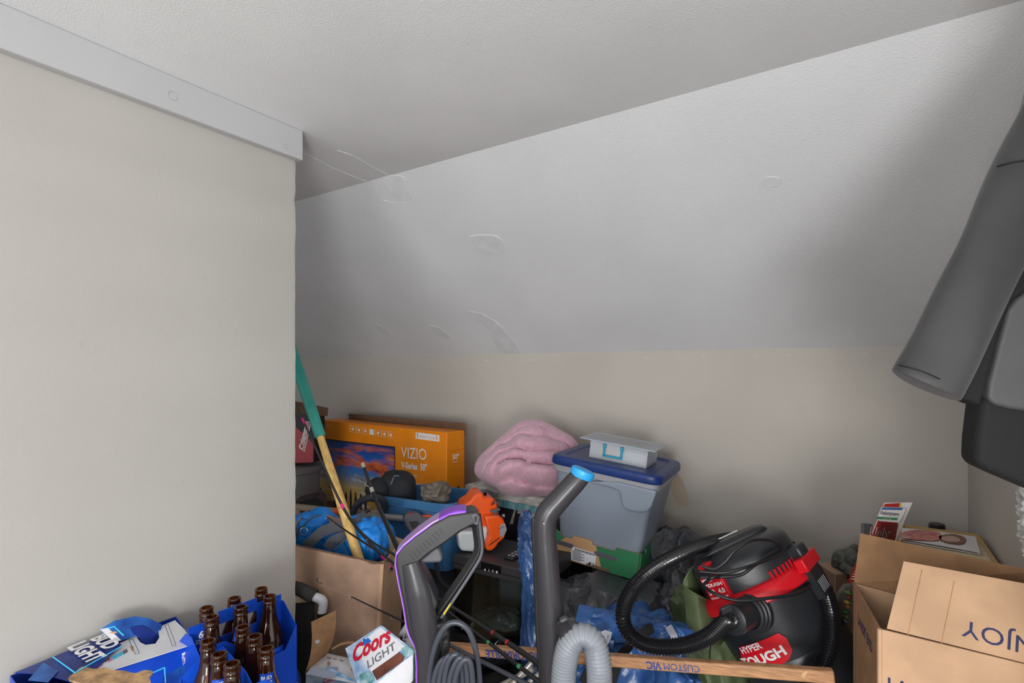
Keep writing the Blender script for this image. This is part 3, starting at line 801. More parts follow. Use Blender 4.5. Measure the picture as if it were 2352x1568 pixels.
single('black_crate', bm, 'black_plastic', 'black plastic crate behind the long trimmer shaft', 'crate', bev=0.004)

# open blue tote with backpack and cloth
def tote(t, q, zt, h, taper, m, rim_m, rimh=0.022, rimw=0.012, th=0.004):
    """q: four top corners in plan (x,y), order around; open shell"""
    c = sum((Vector((*p, 0)) for p in q), Vector()) / 4
    def ringz(k, z, n=6, rr=0.16):
        pts = []
        for i in range(4):
            a, b, d = (Vector((*q[(i - 1) % 4], 0)), Vector((*q[i], 0)), Vector((*q[(i + 1) % 4], 0)))
            p0, p2 = b.lerp(a, rr), b.lerp(d, rr)
            for s in range(n + 1):
                u = s / n; p = p0 * (1 - u) ** 2 + b * 2 * u * (1 - u) + p2 * u * u; pts.append(p)
        out = []
        for p in pts:
            v = (p - c); v = v * (1 + k / v.length) if k < 0.5 else v
            out.append(Vector((c.x + v.x, c.y + v.y, z)))
        return out
    bm = NB()
    rings = [ringz(-taper, zt - h), ringz(0, zt - rimh), ringz(rimw, zt - rimh), ringz(rimw, zt), ringz(-th, zt), ringz(-th, zt - rimh), ringz(-taper - th, zt - h + th)]
    vv = [[bm.verts.new(p) for p in r] for r in rings]; n = len(vv[0])
    for a, b in zip(vv, vv[1:]):
        for k in range(n): bm.faces.new((a[k], a[(k + 1) % n], b[(k + 1) % n], b[k]))
    bm.faces.new(list(reversed(vv[0]))); bm.faces.new(vv[-1])
    bmesh.ops.recalc_face_normals(bm, faces=bm.faces)
    return part('tote_shell', bm, m, t, bev=0.003)
zt = P(960, 1140, 2.15).z
a = P(858, 1140, 2.20); b = P(1030, 1153, 2.03); dv = Vector((-TVX.y, TVX.x, 0)) * 0.26
zt = (a.z + b.z) / 2
t = thing('open_tote', 'open blue plastic tote with ribbed rim before the orange carton', 'tote', Vector(((a.x + b.x) / 2, (a.y + b.y) / 2 + 0.15, zt - 0.27)))
TOTE_Z = zt - 0.27
TOTE_C = Vector(((a.x + b.x) / 2 + dv.x / 2, (a.y + b.y) / 2 + dv.y / 2, 0))
tote(t, [(a.x, a.y), (b.x, b.y), (b.x + dv.x, b.y + dv.y), (a.x + dv.x, a.y + dv.y)], zt, 0.27, 0.035, 'tote_blue', 'tote_blue', rimh=0.035)
fr = Fr(Vector((a.x, a.y, zt)), b - a, UP)
bm = NB()
for k in range(13):
    x = 0.055 + k * 0.0085; box(bm, fr, x, x + 0.0035, -0.033, -0.004, 0.010, 0.0155)
o = part('rim_ribs', bm, 'tote_blue', t, bev=0.001)
# backpack
c = P(915, 1128, 2.25)
t = thing('backpack', 'small black backpack with a zip pull lying in the open blue tote', 'backpack', c - UP * 0.1)
part('pack_body', blob(NB(), c, (0.078, 0.07, 0.088), (RGT + UP * -0.18, FWD, UP), lambda p, l: 0.012 * billow(p, 14, seed=3) - 0.004, 64, 40, 0.75, 0.8), 'backpack_black', t)
c2 = P(868, 1125, 2.2)
part('side_pocket', blob(NB(), c2, (0.05, 0.045, 0.05), (RGT, FWD, UP), lambda p, l: 0.012 * billow(p, 16, seed=8), 48, 32), 'backpack_black', t)
z = catmull([P(893, 1118, 2.15), P(900, 1100, 2.155), P(908, 1090, 2.16), P(925, 1086, 2.16), P(942, 1096, 2.16), P(955, 1118, 2.17)], 6)
part('zipper', tube(NB(), z, 0.0022, 6), 'rod_black', t)
part('zip_pull', tube(NB(), [P(898, 1112, 2.13), P(902, 1102, 2.13), P(906, 1092, 2.13), P(916, 1093, 2.13)], 0.003, 6), 'steel', t)
part('strap', tube(NB(), catmull([P(838, 1112, 2.12), P(850, 1120, 2.12), P(858, 1132, 2.1), P(846, 1140, 2.1), P(836, 1150, 2.1)], 6), 0.002, 6), 'aluminium', t)
c = P(1000, 1130, 2.14)
def rag(p, l): return 0.04 * billow(p, 13, seed=12, st=(1, 1, 1.8)) - 0.012
single('grey_cloth', blob(NB(), c, (0.065, 0.055, 0.045), CAMAX, rag, 64, 40), 'cloth_taupe', 'bunched taupe cloth heaped in the open blue tote', 'cloth')
c = P(1012, 1128, 2.08)
t2 = single('cloth_band', sheet(NB(), [P(990, 1142, 2.07), P(1005, 1142, 2.06), P(1018, 1115, 2.08), P(1008, 1116, 2.09)], 0.008, 4, 4, lambda s, u: 0.006 * math.sin(3 * u)), 'cloth_taupe', 'folded stiff taupe strap on top of the bunched cloth', 'strap')

# big cardboard box holding the blue duffel
a = P(640, 1243, 1.78); b = P(878, 1287, 1.575); c_ = P(926, 1290, 1.80); 
zt = P(679, 1250, 1.75).z; a.z = b.z = c_.z = zt
e = a + (c_ - b)
g = lambda p, k=0.0: Vector((p.x, p.y, 0)) + (Vector((0, 0, 0)))
t = thing('cardboard_box', 'tall open cardboard box holding the bright blue duffel bag', 'box', (a + b + c_ + e) / 4 - UP * zt)
bo = P(842, 1480, 1.60); bl_ = Vector((bo.x, bo.y, 0)) - Vector((b.x, b.y, 0))
def low(p, f=1.0):  # lower rim, box leans a little
    return Vector((p.x + bl_.x * f, p.y + bl_.y * f, 0.0))
part('front_panel', sheet(NB(), [low(a), low(b), b, a], 0.005, 14, 8, lambda s, u: 0.010 * math.sin(math.pi * s) * math.sin(math.pi * u)), 'cardboard', t)
part('side_panel', sheet(NB(), [low(b), low(c_), c_, b], 0.005, 6, 6, lambda s, u: 0.010 * math.sin(math.pi * u)), 'cardboard_light', t)
part('back_panel', sheet(NB(), [low(c_), low(e), e + UP * 0.05, c_], 0.005), 'cardboard', t)
part('side_panel', sheet(NB(), [low(e), low(a), a, e + UP * 0.05], 0.005), 'cardboard', t)
part('base', sheet(NB(), [low(a) + UP * 0.004, low(b) + UP * 0.004, low(c_) + UP * 0.004, low(e) + UP * 0.004], 0.004), 'cardboard', t)
rim = [a.lerp(b, k / 30) + UP * (0.002 * noise.noise(Vector((k * 0.9, 0, 0)))) for k in range(31)]
part('corrugated_edge', tube(NB(), rim, 0.0032, 6), 'box_inside', t)
crease = [b.lerp(low(b), k / 20) + (CAM - b).normalized() * 0.004 + RGT * 0.002 * noise.noise(Vector((k, 2, 0))) for k in range(21)]
part('corner_crease', tube(NB(), crease, 0.006, 6), 'cardboard_light', t)
tear = [P(842, 1286, 1.585), P(850, 1292, 1.575), P(862, 1294, 1.568), P(872, 1291, 1.562), P(885, 1288, 1.565), P(905, 1291, 1.66)]
part('torn_edge', tube(NB(), catmull(tear, 5), 0.002, 5), 'box_inside', t)
BF = Fr(a, b - a, UP)
# duffel bag inside
dc = P(770, 1262, 1.97)
DX = (b - a).normalized(); DYv = Vector((-DX.y, DX.x, 0))
t = thing('duffel_bag', 'bright blue duffel bag with grey straps inside the tall cardboard box', 'bag', dc - UP * 0.20)
def duf(p, l): return 0.034 * billow(p, 8, seed=5, st=(1.3, 1, 1)) + 0.022 * billow(p, 17, seed=2) - 0.018 - 0.05 * math.exp(-((p.x - 0.0) / 0.05) ** 2)
part('bag_body', blob(NB(), dc, (0.225, 0.125, 0.14), (DX, DYv, UP), duf, 110, 64, 0.8, 0.8), 'duffel_blue', t)
c3 = P(712, 1212, 1.98)
part('end_pocket', blob(NB(), c3, (0.088, 0.08, 0.062), (RGT * 0.85 + UP * 0.42, FWD, UP * 0.85 - RGT * 0.42), lambda p, l: 0.024 * billow(p, 14, seed=9) + 0.01 * billow(p, 30, seed=3) - 0.008, 90, 60), 'duffel_blue', t)
c4 = P(850, 1245, 1.86)
part('side_pocket', blob(NB(), c4, (0.085, 0.09, 0.08), (RGT, FWD, UP), lambda p, l: 0.028 * billow(p, 14, seed=4, st=(1.6, 1.6, .6)) + 0.01 * billow(p, 30, seed=3) - 0.008, 90, 60), 'duffel_blue', t)
def strap(pts, w=0.018, nm='strap', m='webbing', th=0.0022, tilt=UP):
    p = resample(catmull(pts, 8), 0.008)
    return part(nm, tube(NB(), p, w, 8, sx=1.0, sy=th / w, ref=tilt), m, t)
strap([P(700, 1256, 1.84), P(716, 1242, 1.83), P(738, 1222, 1.83), P(770, 1210, 1.83), P(800, 1207, 1.83), P(826, 1196, 1.85), P(840, 1180, 1.88)], 0.018)
strap([P(752, 1258, 1.80), P(762, 1244, 1.80), P(780, 1234, 1.80), P(800, 1230, 1.82)], 0.016)
part('piping', tube(NB(), catmull([P(676, 1245, 1.90), P(690, 1215, 1.90), P(715, 1190, 1.91), P(738, 1182, 1.92)], 6), 0.003, 6), 'webbing', t)
part('piping', tube(NB(), catmull([P(768, 1263, 1.77), P(790, 1242, 1.78), P(810, 1222, 1.79)], 6), 0.0025, 6), 'webbing', t)
rc = P(698, 1220, 1.86)
part('d_ring', tube(NB(), [rc + (RGT * math.cos(k * 0.3927) * 0.013 + UP * math.sin(k * 0.3927) * 0.013) for k in range(17)], 0.0014, 6), 'steel', t)
bm = NB(); fr = CF(672, 1210, 2.05); prism(bm, fr, fr.poly([(640, 1175), (684, 1172), (690, 1188), (696, 1200), (690, 1240), (640, 1240)]), -0.02, 0.0)
single('paper_bag', bm, 'cardboard', 'crumpled brown paper bag edge beside the blue duffel', 'bag', bev=0.006)

# long-handled tool with a teal grip
p0, p1, p2 = P(662, 780, 2.02), P(736, 1003, 1.90), P(822, 1276, 1.74)
t = thing('tool_handle', 'long wooden tool handle with a teal rubber grip leaning over cardboard box', 'tool', p2)
dr = (p1 - p0).normalized()
part('grip', tube(NB(), [p0, p0.lerp(p1, 0.3), p0.lerp(p1, 0.7), p1 - dr * 0.004, p1], [0.0195, 0.020, 0.0195, 0.019, 0.0175], 20), 'teal_rubber', t)
p3 = p2 + (p2 - p1) * 0.5
part('shaft', tube(NB(), [p1 - dr * 0.01, p1.lerp(p2, 0.25), p1.lerp(p2, 0.6), p2, p3], [0.0125, 0.0138, 0.0165, 0.0155, 0.015], 18), 'pine', t)

# string trimmer
t = thing('string_trimmer', 'orange petrol string trimmer with a long shaft laid across the tote', 'trimmer', P(1105, 1262, 1.98))
part('lower_shaft', tube(NB(), [P(600, 1155, 2.42), P(700, 1166, 2.34), P(846, 1183, 2.18)], 0.0145, 14), 'tube_tan', t)
part('shaft', tube(NB(), [P(840, 1182, 2.185), P(935, 1191, 2.09)], 0.0125, 14), 'aluminium', t)
part('warning_label', tube(NB(), [P(771, 1173, 2.257), P(784, 1175, 2.243)], 0.0149, 14), 'orange_plastic', t)
part('warning_label', tube(NB(), [P(816, 1179, 2.210), P(826, 1180, 2.20)], 0.0149, 14), 'orange_plastic', t)
part('collar', tube(NB(), [P(828, 1180, 2.2), P(846, 1183, 2.18)], 0.018, 14), 'grey_plastic', t)
lp = catmull([P(808, 1198, 2.10), P(810, 1180, 2.10), P(822, 1156, 2.10), P(842, 1145, 2.10), P(862, 1142, 2.11), P(877, 1146, 2.13), P(883, 1160, 2.15), P(877, 1185, 2.17)], 6)
part('loop_handle', tube(NB(), lp, [0.012, 0.0135, 0.0135, 0.0135, 0.0135, 0.0135, 0.012], 14), 'foam_black', t)
hf = CF(965, 1195, 2.06, yaw=18)
outl = hf.poly([(925, 1192), (929, 1179), (942, 1174), (962, 1176), (970, 1184), (1010, 1187), (1060, 1192), (1060, 1208), (1004, 1203), (975, 1203), (968, 1208), (958, 1216), (947, 1221), (939, 1218), (931, 1205)])
part('control_handle', prism(NB(), hf, outl, -0.022, 0.022), 'grey_plastic', t, bev=0.005)
part('handle_opening', prism(NB(), hf, hf.poly([(938, 1194), (955, 1192), (962, 1197), (953, 1208), (945, 1211)]), 0.0215, 0.0225), 'black_plastic', t)
part('throttle_lock', prism(NB(), hf, hf.poly([(964, 1183), (989, 1181), (990, 1186), (968, 1188)]), -0.008, 0.012), 'orange_plastic', t, bev=0.002)
part('throttle_trigger', prism(NB(), hf, hf.poly([(953, 1219), (958, 1209), (968, 1216), (960, 1221)]), -0.008, 0.012), 'orange_plastic', t, bev=0.002)
part('stop_switch', prism(NB(), hf, hf.poly([(938, 1176), (943, 1174), (944, 1178), (940, 1179)]), 0.002, 0.024), 'vac_red', t, bev=0.001)
ef = CF(1110, 1195, 1.98, yaw=14)
def ep(pts): return ef.poly(pts)
part('engine_shroud', prism(NB(), ef, ep([(1060, 1166), (1066, 1158), (1080, 1150), (1088, 1138), (1100, 1131), (1110, 1132), (1113, 1143), (1132, 1144), (1141, 1152), (1146, 1180), (1150, 1200), (1145, 1232), (1120, 1235), (1105, 1215), (1098, 1175), (1062, 1180)]), -0.11, 0.0), 'orange_plastic', t, bev=0.010, bseg=3)
part('starter_cover', prism(NB(), ef, ep([(1108, 1180), (1140, 1178), (1152, 1187), (1160, 1212), (1154, 1229), (1140, 1241), (1134, 1251), (1124, 1259), (1112, 1257), (1113, 1236), (1120, 1225)]), -0.03, 0.035), 'orange_plastic', t, bev=0.007, bseg=3)
part('brand_plate', prism(NB(), ef, ep([(1144, 1199), (1155, 1195), (1159, 1210), (1150, 1228), (1143, 1224)]), 0.034, 0.037), 'light_grey_plastic', t, bev=0.001)
text('Husqvarna', ef.off(0.037), (1145, 1216), (1157, 1209), 'blue_ink', t, bold=0.03)
for k in range(5):
    x, y = 1119 + k * 4.2, 1247 - k * 3.0
    part('cooling_slot', prism(NB(), ef, ep([(x, y - 3), (x + 6, y - 8), (x + 6.5, y - 6), (x + 0.5, y - 1)]), 0.033, 0.0358), 'black_plastic', t)
for k in range(3):
    part('cooling_slot', prism(NB(), ef, ep([(1127 + k, 1159 - k * 3), (1137, 1154 - k * 3), (1137, 1156 - k * 3), (1128, 1161 - k * 3)]), -0.002, 0.001), 'black_plastic', t)
part('fuel_tank', prism(NB(), ef, ep([(1051, 1222), (1056, 1219), (1098, 1219), (1101, 1208), (1121, 1208), (1118, 1232), (1110, 1252), (1102, 1264), (1086, 1266), (1060, 1264), (1054, 1256)]), -0.055, 0.01), 'tank_white', t, bev=0.012, bseg=3)
cp = ef.pix(1111, 1200)
part('fuel_cap', lathe(NB(), ef.w(cp[0], cp[1] - 0.012, -0.02), ef.ey, [(0, 0), (0.017, 0), (0.018, 0.004), (0.018, 0.018), (0.015, 0.022), (0, 0.022)], 18), 'grey_plastic', t)
part('cap_grip', box(NB(), ef, cp[0] + 0.002, cp[0] + 0.008, cp[1] + 0.005, cp[1] + 0.020, -0.026, -0.014), 'grey_plastic', t, bev=0.002)
part('pull_handle', prism(NB(), ef, ep([(1123, 1169), (1145, 1163), (1147, 1168), (1138, 1172), (1138, 1186), (1132, 1186), (1131, 1174), (1124, 1174)]), 0.012, 0.024), 'grey_plastic', t, bev=0.003)
part('spark_plug', tube(NB(), [ef.w(*ef.pix(1108, 1154), -0.03), ef.w(*ef.pix(1112, 1138), -0.03), ef.w(*ef.pix(1118, 1137), -0.02)], 0.007, 10), 'black_gloss', t)
bm = NB()
for k in range(7): box(bm, ef, 0.058, 0.066, -0.02 + k * 0.011, -0.014 + k * 0.011, -0.10, -0.03)
part('cooling_fins', bm, 'grey_plastic', t, bev=0.001)
part('muffler_bolt', lathe(NB(), ef.w(*ef.pix(1157, 1190), -0.03), ef.ex, [(0, 0), (0.008, 0), (0.008, 0.01), (0, 0.012)], 12), 'steel', t)

# black cloth bag under the blue tote
t = thing('black_bag', 'limp black cloth bag under the open blue tote', 'bag', TOTE_C)
part('bag_body', blob(NB(), Vector((TOTE_C.x + 0.02, TOTE_C.y - 0.03, TOTE_Z / 2)), (0.24, 0.19, TOTE_Z / 2 - 0.001), (TVX, UP.cross(TVX), UP), lambda p, l: (0.05 * billow(p, 7, seed=31, st=(1.5, 1.5, .7)) - 0.02) * (1 - abs(l.z)), 96, 56, 0.35, 0.7), 'black_cloth', t)
part('bag_handle', tube(NB(), catmull([P(1008, 1262, 1.96), P(1002, 1290, 1.95), P(1010, 1330, 1.94), P(1030, 1350, 1.94)], 6), 0.008, 8), 'black_cloth', t)
# ------------------------------------------------------------------ the middle of the heap
# aquarium with black hood
a = P(1045, 1272, 1.95); b = P(1207, 1308, 1.80); zt = (a.z + b.z) / 2; a.z = b.z = zt
AX = (b - a).normalized(); AQ = Fr(a, AX, UP); AW, AD, HH = 0.345, 0.24, 0.050
zb = P(1100, 1480, 1.90).z; gb = zb - zt
t = thing('aquarium', 'small glass aquarium with a black hood and touch panel', 'aquarium', AQ.w(AW / 2, gb, -AD / 2))
part('hood', box(NB(), AQ, -0.006, AW + 0.006, -HH, 0.0, -AD - 0.004, 0.006), 'hood_black', t, bev=0.004)
part('hood_groove', box(NB(), AQ, -0.0065, AW, -HH * 0.62, -HH * 0.58, 0.005, 0.0066), 'black_gloss', t)
for nm, args in (('glass_pane', (0, AW, gb + 0.02, -HH, -0.005, 0.0)), ('glass_pane', (0, AW, gb + 0.02, -HH, -AD, -AD + 0.005)),
                 ('glass_pane', (0, 0.005, gb + 0.02, -HH, -AD + 0.006, -0.006)), ('glass_pane', (AW - 0.005, AW, gb + 0.02, -HH, -AD + 0.006, -0.006))):
    part(nm, box(NB(), AQ, *args), 'glass', t)
part('base_frame', box(NB(), AQ, -0.004, AW + 0.004, gb, gb + 0.02, -AD - 0.004, 0.004), 'black_plastic', t, bev=0.003)
part('rear_panel', box(NB(), AQ, 0.002, AW - 0.002, gb + 0.02, -HH, -AD + 0.007, -AD + 0.012), 'grey_plastic', t)
part('filter_column', box(NB(), AQ, 0.03, 0.05, gb + 0.02, -HH, -AD + 0.02, -AD + 0.06), 'black_plastic', t, bev=0.003)
decal('touch_panel', AQ.off(0.006), [(1105, 1289), (1151, 1300), (1151, 1317), (1105, 1307)], 'black_gloss', t, 0.0, 0.0012)
tp = AQ.off(0.0074)
c = tp.pix(1114, 1308); part('panel_symbol', prism(NB(), tp, [(c[0] - .003, c[1] - .003), (c[0] + .003, c[1] - .003), (c[0] + .003, c[1]), (c[0], c[1] + .005), (c[0] - .003, c[1])], 0, .0005), 'white_ink', t)
c = tp.pix(1123, 1310); part('panel_symbol', prism(NB(), tp, [(c[0] - .0007, c[1] - .004), (c[0] + .0007, c[1] - .004), (c[0] + .001, c[1] + .005), (c[0] - .001, c[1] + .005)], 0, .0005), 'white_ink', t)
c = tp.pix(1132, 1311); part('panel_symbol', tube(NB(), [tp.w(c[0] + .003 * math.cos(k * .6283), c[1] + .003 * math.sin(k * .6283), .0003) for k in range(11)], .0007, 5), 'white_ink', t)
c = tp.pix(1141, 1313)
for dx in (-.003, .0005):
    for dy in (-.004, 0):
        part('panel_symbol', prism(NB(), tp, [(c[0] + dx, c[1] + dy), (c[0] + dx + .003, c[1] + dy), (c[0] + dx + .003, c[1] + dy + .0033), (c[0] + dx, c[1] + dy + .0033)], 0, .0005), 'white_ink', t)
# black plastic bag inside the tank
c = AQ.w(0.13, gb + 0.065, -0.10)
single('tank_bag', blob(NB(), c, (0.10, 0.07, 0.04), (AX, -AQ.n, UP), lambda p, l: 0.03 * billow(p, 18, seed=6) - 0.012, 80, 50), 'bag_black', 'crumpled black plastic bag lying inside the aquarium', 'bag')
# stand under the tank
bm = NB(); box(bm, AQ, 0.01, AW - 0.01, -zt, gb - 0.001, -AD, -0.012)
single('black_stand', bm, 'black_cloth', 'low black stand under the aquarium', 'stand', bev=0.006)
# remote control
c = Vector(AQ.w(0.275, 0.0, -0.055)); rf = Fr(c + UP * 0.0005, RGT * 0.75 + FWD * 0.66, FWD * 0.75 - RGT * 0.66)
rf = Fr(W(1185, 1276, 'z', zt + 0.001), (RGT * 0.62 + FWD * 0.95), (FWD * 0.62 - RGT * 0.95))
t = thing('remote_control', 'small black remote control lying on the aquarium hood', 'remote', rf.o)
part('remote_body', box(NB(), rf, -0.052, 0.052, -0.02, 0.02, 0.0, 0.010), 'black_plastic', t, bev=0.004)
for i in range(4):
    for j in range(2):
        part('button', box(NB(), rf, -0.036 + i * 0.02, -0.026 + i * 0.02, -0.013 + j * 0.015, -0.004 + j * 0.015, 0.009, 0.012), 'light_grey_plastic', t, bev=0.001)

# black carton with marble gift boxes and fleece on top
g0 = P(1068, 1113, 2.42); g1 = P(1262, 1145, 2.15); g0.z = g1.z = (g0.z + g1.z) / 2
GX = (g1 - g0).normalized(); GF = Fr(g0, GX, UP); GL = (g1 - g0).length + 0.03; GD = 0.30
zc_ = P(1150, 1168, 2.25).z
bm = NB(); box(bm, GF, 0.05, GL, -g0.z, -0.075, -GD, -0.02)
t = thing('black_carton', 'tall black carton with a printed label strip under the marbled gift boxes', 'box', GF.w(GL / 2, -g0.z, -GD / 2))
part('carton_body', bm, 'dark_print', t, bev=0.003)
LFr = GF.off(-0.02)
decal('label_strip', LFr, [(1182, 1167), (1186, 1167), (1178, 1203), (1171, 1203)], 'marble_print', t, 0.0003, 0.001)
decal('label_strip', LFr, [(1190, 1168), (1230, 1174), (1230, 1188), (1188, 1178)], 'marble_print', t, 0.0003, 0.001)
t = thing('gift_box', 'white marbled gift box lid resting under the pink fleece', 'box', GF.w(GL / 2, -0.04, -GD / 2))
part('lid', box(NB(), GF, 0.0, GL, -0.040, 0.0, -GD, 0.0), 'marble_print', t, bev=0.002)
t = thing('teal_gift_box', 'teal marbled gift box under the white marbled lid', 'box', GF.w(GL / 2, -0.074, -GD / 2))
part('box_body', box(NB(), GF, 0.018, GL - 0.01, -0.074, -0.0405, -GD + 0.01, -0.010), 'teal_marble', t, bev=0.002)
part('white_corner', box(NB(), GF, 0.016, 0.045, -0.060, -0.0405, -0.06, -0.0085), 'marble_print', t, bev=0.001)
# fleece blanket: a bunched mound of broad rolled folds
zf = g0.z + 0.0005
c = P(1205, 1062, 2.30)
t = thing('fleece_blanket', 'bunched pale pink fleece blanket on the marbled gift box', 'blanket', Vector((c.x, c.y, zf)))
OUT = [(1090, 1082), (1097, 1054), (1128, 1022), (1160, 994), (1190, 970), (1215, 963), (1248, 966), (1285, 985), (1322, 1010), (1335, 1050), (1326, 1100), (1290, 1134), (1230, 1142), (1176, 1142), (1138, 1122), (1104, 1100)]
FB = Fr(c, RGT, UP)
ol = [p.to_2d() for p in catmull([Vector((*FB.pix(*p), 0)) for p in OUT], 8, True)]
def sil(a):
    """distance from the middle to the outline in direction a"""
    dx, dy = math.cos(a), math.sin(a); best = 0.1
    for p, q in zip(ol, ol[1:] + ol[:1]):
        ex_, ey_ = q.x - p.x, q.y - p.y; den = dx * ey_ - dy * ex_
        if abs(den) < 1e-9: continue
        tt = (p.x * ey_ - p.y * ex_) / den; uu = (p.x * dy - p.y * dx) / den
        if tt > 0 and -1e-6 <= uu <= 1.000001: best = tt
    return best
LAY = [  # upper edge of each overlapping layer: curve (px), step, rounding
    ([(1094, 1078), (1112, 1048), (1150, 1018), (1196, 998), (1245, 1002), (1290, 1016), (1330, 1044)], 0.030, 16),
    ([(1104, 1096), (1122, 1062), (1146, 1040), (1180, 1030), (1215, 1034), (1262, 1036), (1330, 1054)], 0.026, 14),
    ([(1128, 1090), (1146, 1066), (1168, 1056), (1192, 1054), (1222, 1064), (1262, 1068), (1335, 1080)], 0.042, 13),
    ([(1132, 1124), (1150, 1106), (1172, 1098), (1200, 1108), (1240, 1118), (1300, 1122)], 0.018, 10),
    ([(1165, 1000), (1200, 982), (1236, 978), (1270, 990)], 0.012, 9)]
def fold(px, py):
    h = 0.0
    for cv, amp, w in LAY:
        if not cv[0][0] < px < cv[-1][0]: continue
        k = next(i for i in range(len(cv) - 1) if cv[i][0] <= px <= cv[i + 1][0]); f = (px - cv[k][0]) / (cv[k + 1][0] - cv[k][0])
        y0 = cv[k][1] + (cv[k + 1][1] - cv[k][1]) * (f * f * (3 - 2 * f)) + 7 * noise.noise(Vector((px * 0.016, cv[0][1], 0)))
        ed = min(1, (px - cv[0][0]) / 22, (cv[-1][0] - px) / 22); tt = py - y0
        if tt > 0: h += ed * amp * (1 - math.exp(-tt / w)) * math.exp(-tt / 55) * 2.0
        else: h -= ed * amp * 0.9 * math.exp(tt / 6)
    return h
bm = NB(); rows = []; NU, NV = 220, 110
for j_ in range(NV + 1):
    ph = -math.pi / 2 + math.pi * j_ / NV; row = []
    for i_ in range(NU if 0 < j_ < NV else 1):
        a = 2 * math.pi * i_ / NU; rad = sil(a) * math.cos(ph) ** 0.75 if 0 < j_ < NV else 0.0
        p = c + (RGT * math.cos(a) + UP * math.sin(a)) * rad + FWD * (0.125 * math.sin(ph))
        dd = p - CAM; dep = dd.dot(FWD); px = CX + dd.dot(RGT) / dep * FPX; py = HOR - dd.z / dep * FPX
        wgt = max(0.0, -math.sin(ph)) ** 0.4
        h = fold(px, py) * wgt + 0.010 * noise.noise(p * 9) + 0.002 * noise.noise(p * 26)
        p = p - (p - CAM).normalized() * h
        if p.z < zf: p.z = zf
        row.append(bm.verts.new(p))
    rows.append(row)
for A_, B_ in zip(rows, rows[1:]):
    for i_ in range(NU):
        k2 = (i_ + 1) % NU
        if len(A_) == 1: bm.faces.new((A_[0], B_[k2], B_[i_]))
        elif len(B_) == 1: bm.faces.new((A_[i_], A_[k2], B_[0]))
        else: bm.faces.new((A_[i_], A_[k2], B_[k2], B_[i_]))
bmesh.ops.recalc_face_normals(bm, faces=bm.faces)
part('blanket_body', bm, 'fleece', t, ang=180)
part('pink_speck', lathe(NB(), P(1204, 1107, 2.11), -FWD, [(0, 0), (0.003, 0), (0.003, 0.002), (0, 0.002)], 10), 'fleece_speck', t)

# grey tote with navy lid, standing in a produce tray
def quad_ring(q, rr=0.12, n=5):
    pts = []
    for i in range(4):
        a, b, d = q[i - 1], q[i], q[(i + 1) % 4]
        p0, p2 = b.lerp(a, rr * 0.8), b.lerp(d, rr * 0.8)
        for s in range(n + 1):
            u = s / n; pts.append(p0 * (1 - u) ** 2 + b * 2 * u * (1 - u) + p2 * u * u)
    return pts
def loft(bm, rings, cap0=True, cap1=True):
    vv = [[bm.verts.new(p) for p in r] for r in rings]; n = len(vv[0])
    for a, b in zip(vv, vv[1:]):
        for k in range(n): bm.faces.new((a[k], a[(k + 1) % n], b[(k + 1) % n], b[k]))
    if cap0: bm.faces.new(list(reversed(vv[0])))
    if cap1: bm.faces.new(vv[-1])
    bmesh.ops.recalc_face_normals(bm, faces=bm.faces)
    return bm
fl_, fr_ = P(1270, 1062, 1.98), P(1508, 1114, 1.80)           # lower edge of the lid, front
ex = (fr_ - fl_).normalized(); upv = (UP + ex * 0.0); 
ey = (UP - ex * UP.dot(ex)).normalized(); 
ey = (ey - ex.cross(ey) * 0.0 ).normalized()
back = -(ex.cross(ey)); DEP = 0.34
TQ = [fl_, fr_, fr_ + back * DEP, fl_ + back * DEP]
c = sum(TQ, Vector()) / 4; HB = 0.33
def shr(q, k, dz): 
    cc = sum(q, Vector()) / 4; return [p + (cc - p).normalized() * k + ey * dz for p in q]
t = thing('grey_tote', 'grey plastic tote with a navy lid standing in the green tray', 'tote', c - ey * HB)
body = part('tote_body', loft(NB(), [quad_ring(shr(TQ, 0.062, -HB)), quad_ring(shr(TQ, 0.058, -HB + 0.012)), quad_ring(shr(TQ, 0.010, -0.03)), quad_ring(shr(TQ, 0.004, -0.004))]), 'tote_grey', t, bev=0.004)
part('rim', loft(NB(), [quad_ring(shr(TQ, -0.004, -0.026)), quad_ring(shr(TQ, -0.008, -0.024)), quad_ring(shr(TQ, -0.010, -0.001)), quad_ring(shr(TQ, 0.004, 0.0))]), 'light_grey_plastic', t, bev=0.002)
# raised handle panel on the front and end
TFm = Fr(fl_, ex, ey); 
pan = [(1283, 1075), (1300, 1080), (1340, 1092), (1358, 1104), (1402, 1116), (1424, 1124), (1428, 1140), (1432, 1160), (1442, 1168), (1470, 1175), (1492, 1172), (1504, 1160), (1512, 1122), (1400, 1096)]
tilt = Fr(fl_ + TFm.n * 0.002, ex, ey + TFm.n * 0.10)
part('handle_recess', prism(NB(), tilt, tilt.poly([(1352, 1104), (1402, 1117), (1422, 1124), (1427, 1132), (1429, 1148), (1433, 1162), (1443, 1169), (1470, 1175), (1490, 1172), (1499, 1160), (1510, 1126), (1420, 1104)]), -0.02, 0.013), 'tote_grey', t, bev=0.006, bseg=3)
lidq = [P(1266, 1042, 1.97), P(1540, 1097, 1.79), 0, 0]
LZ = lambda k, dz: quad_ring(shr(TQ, k, dz), 0.16, 6)
ld = part('lid', loft(NB(), [LZ(-0.016, -0.002), LZ(-0.020, 0.004), LZ(-0.017, 0.026), LZ(-0.008, 0.032), LZ(0.030, 0.032), LZ(0.038, 0.026), LZ(0.06, 0.026)]), 'tote_lid', t, bev=0.003)
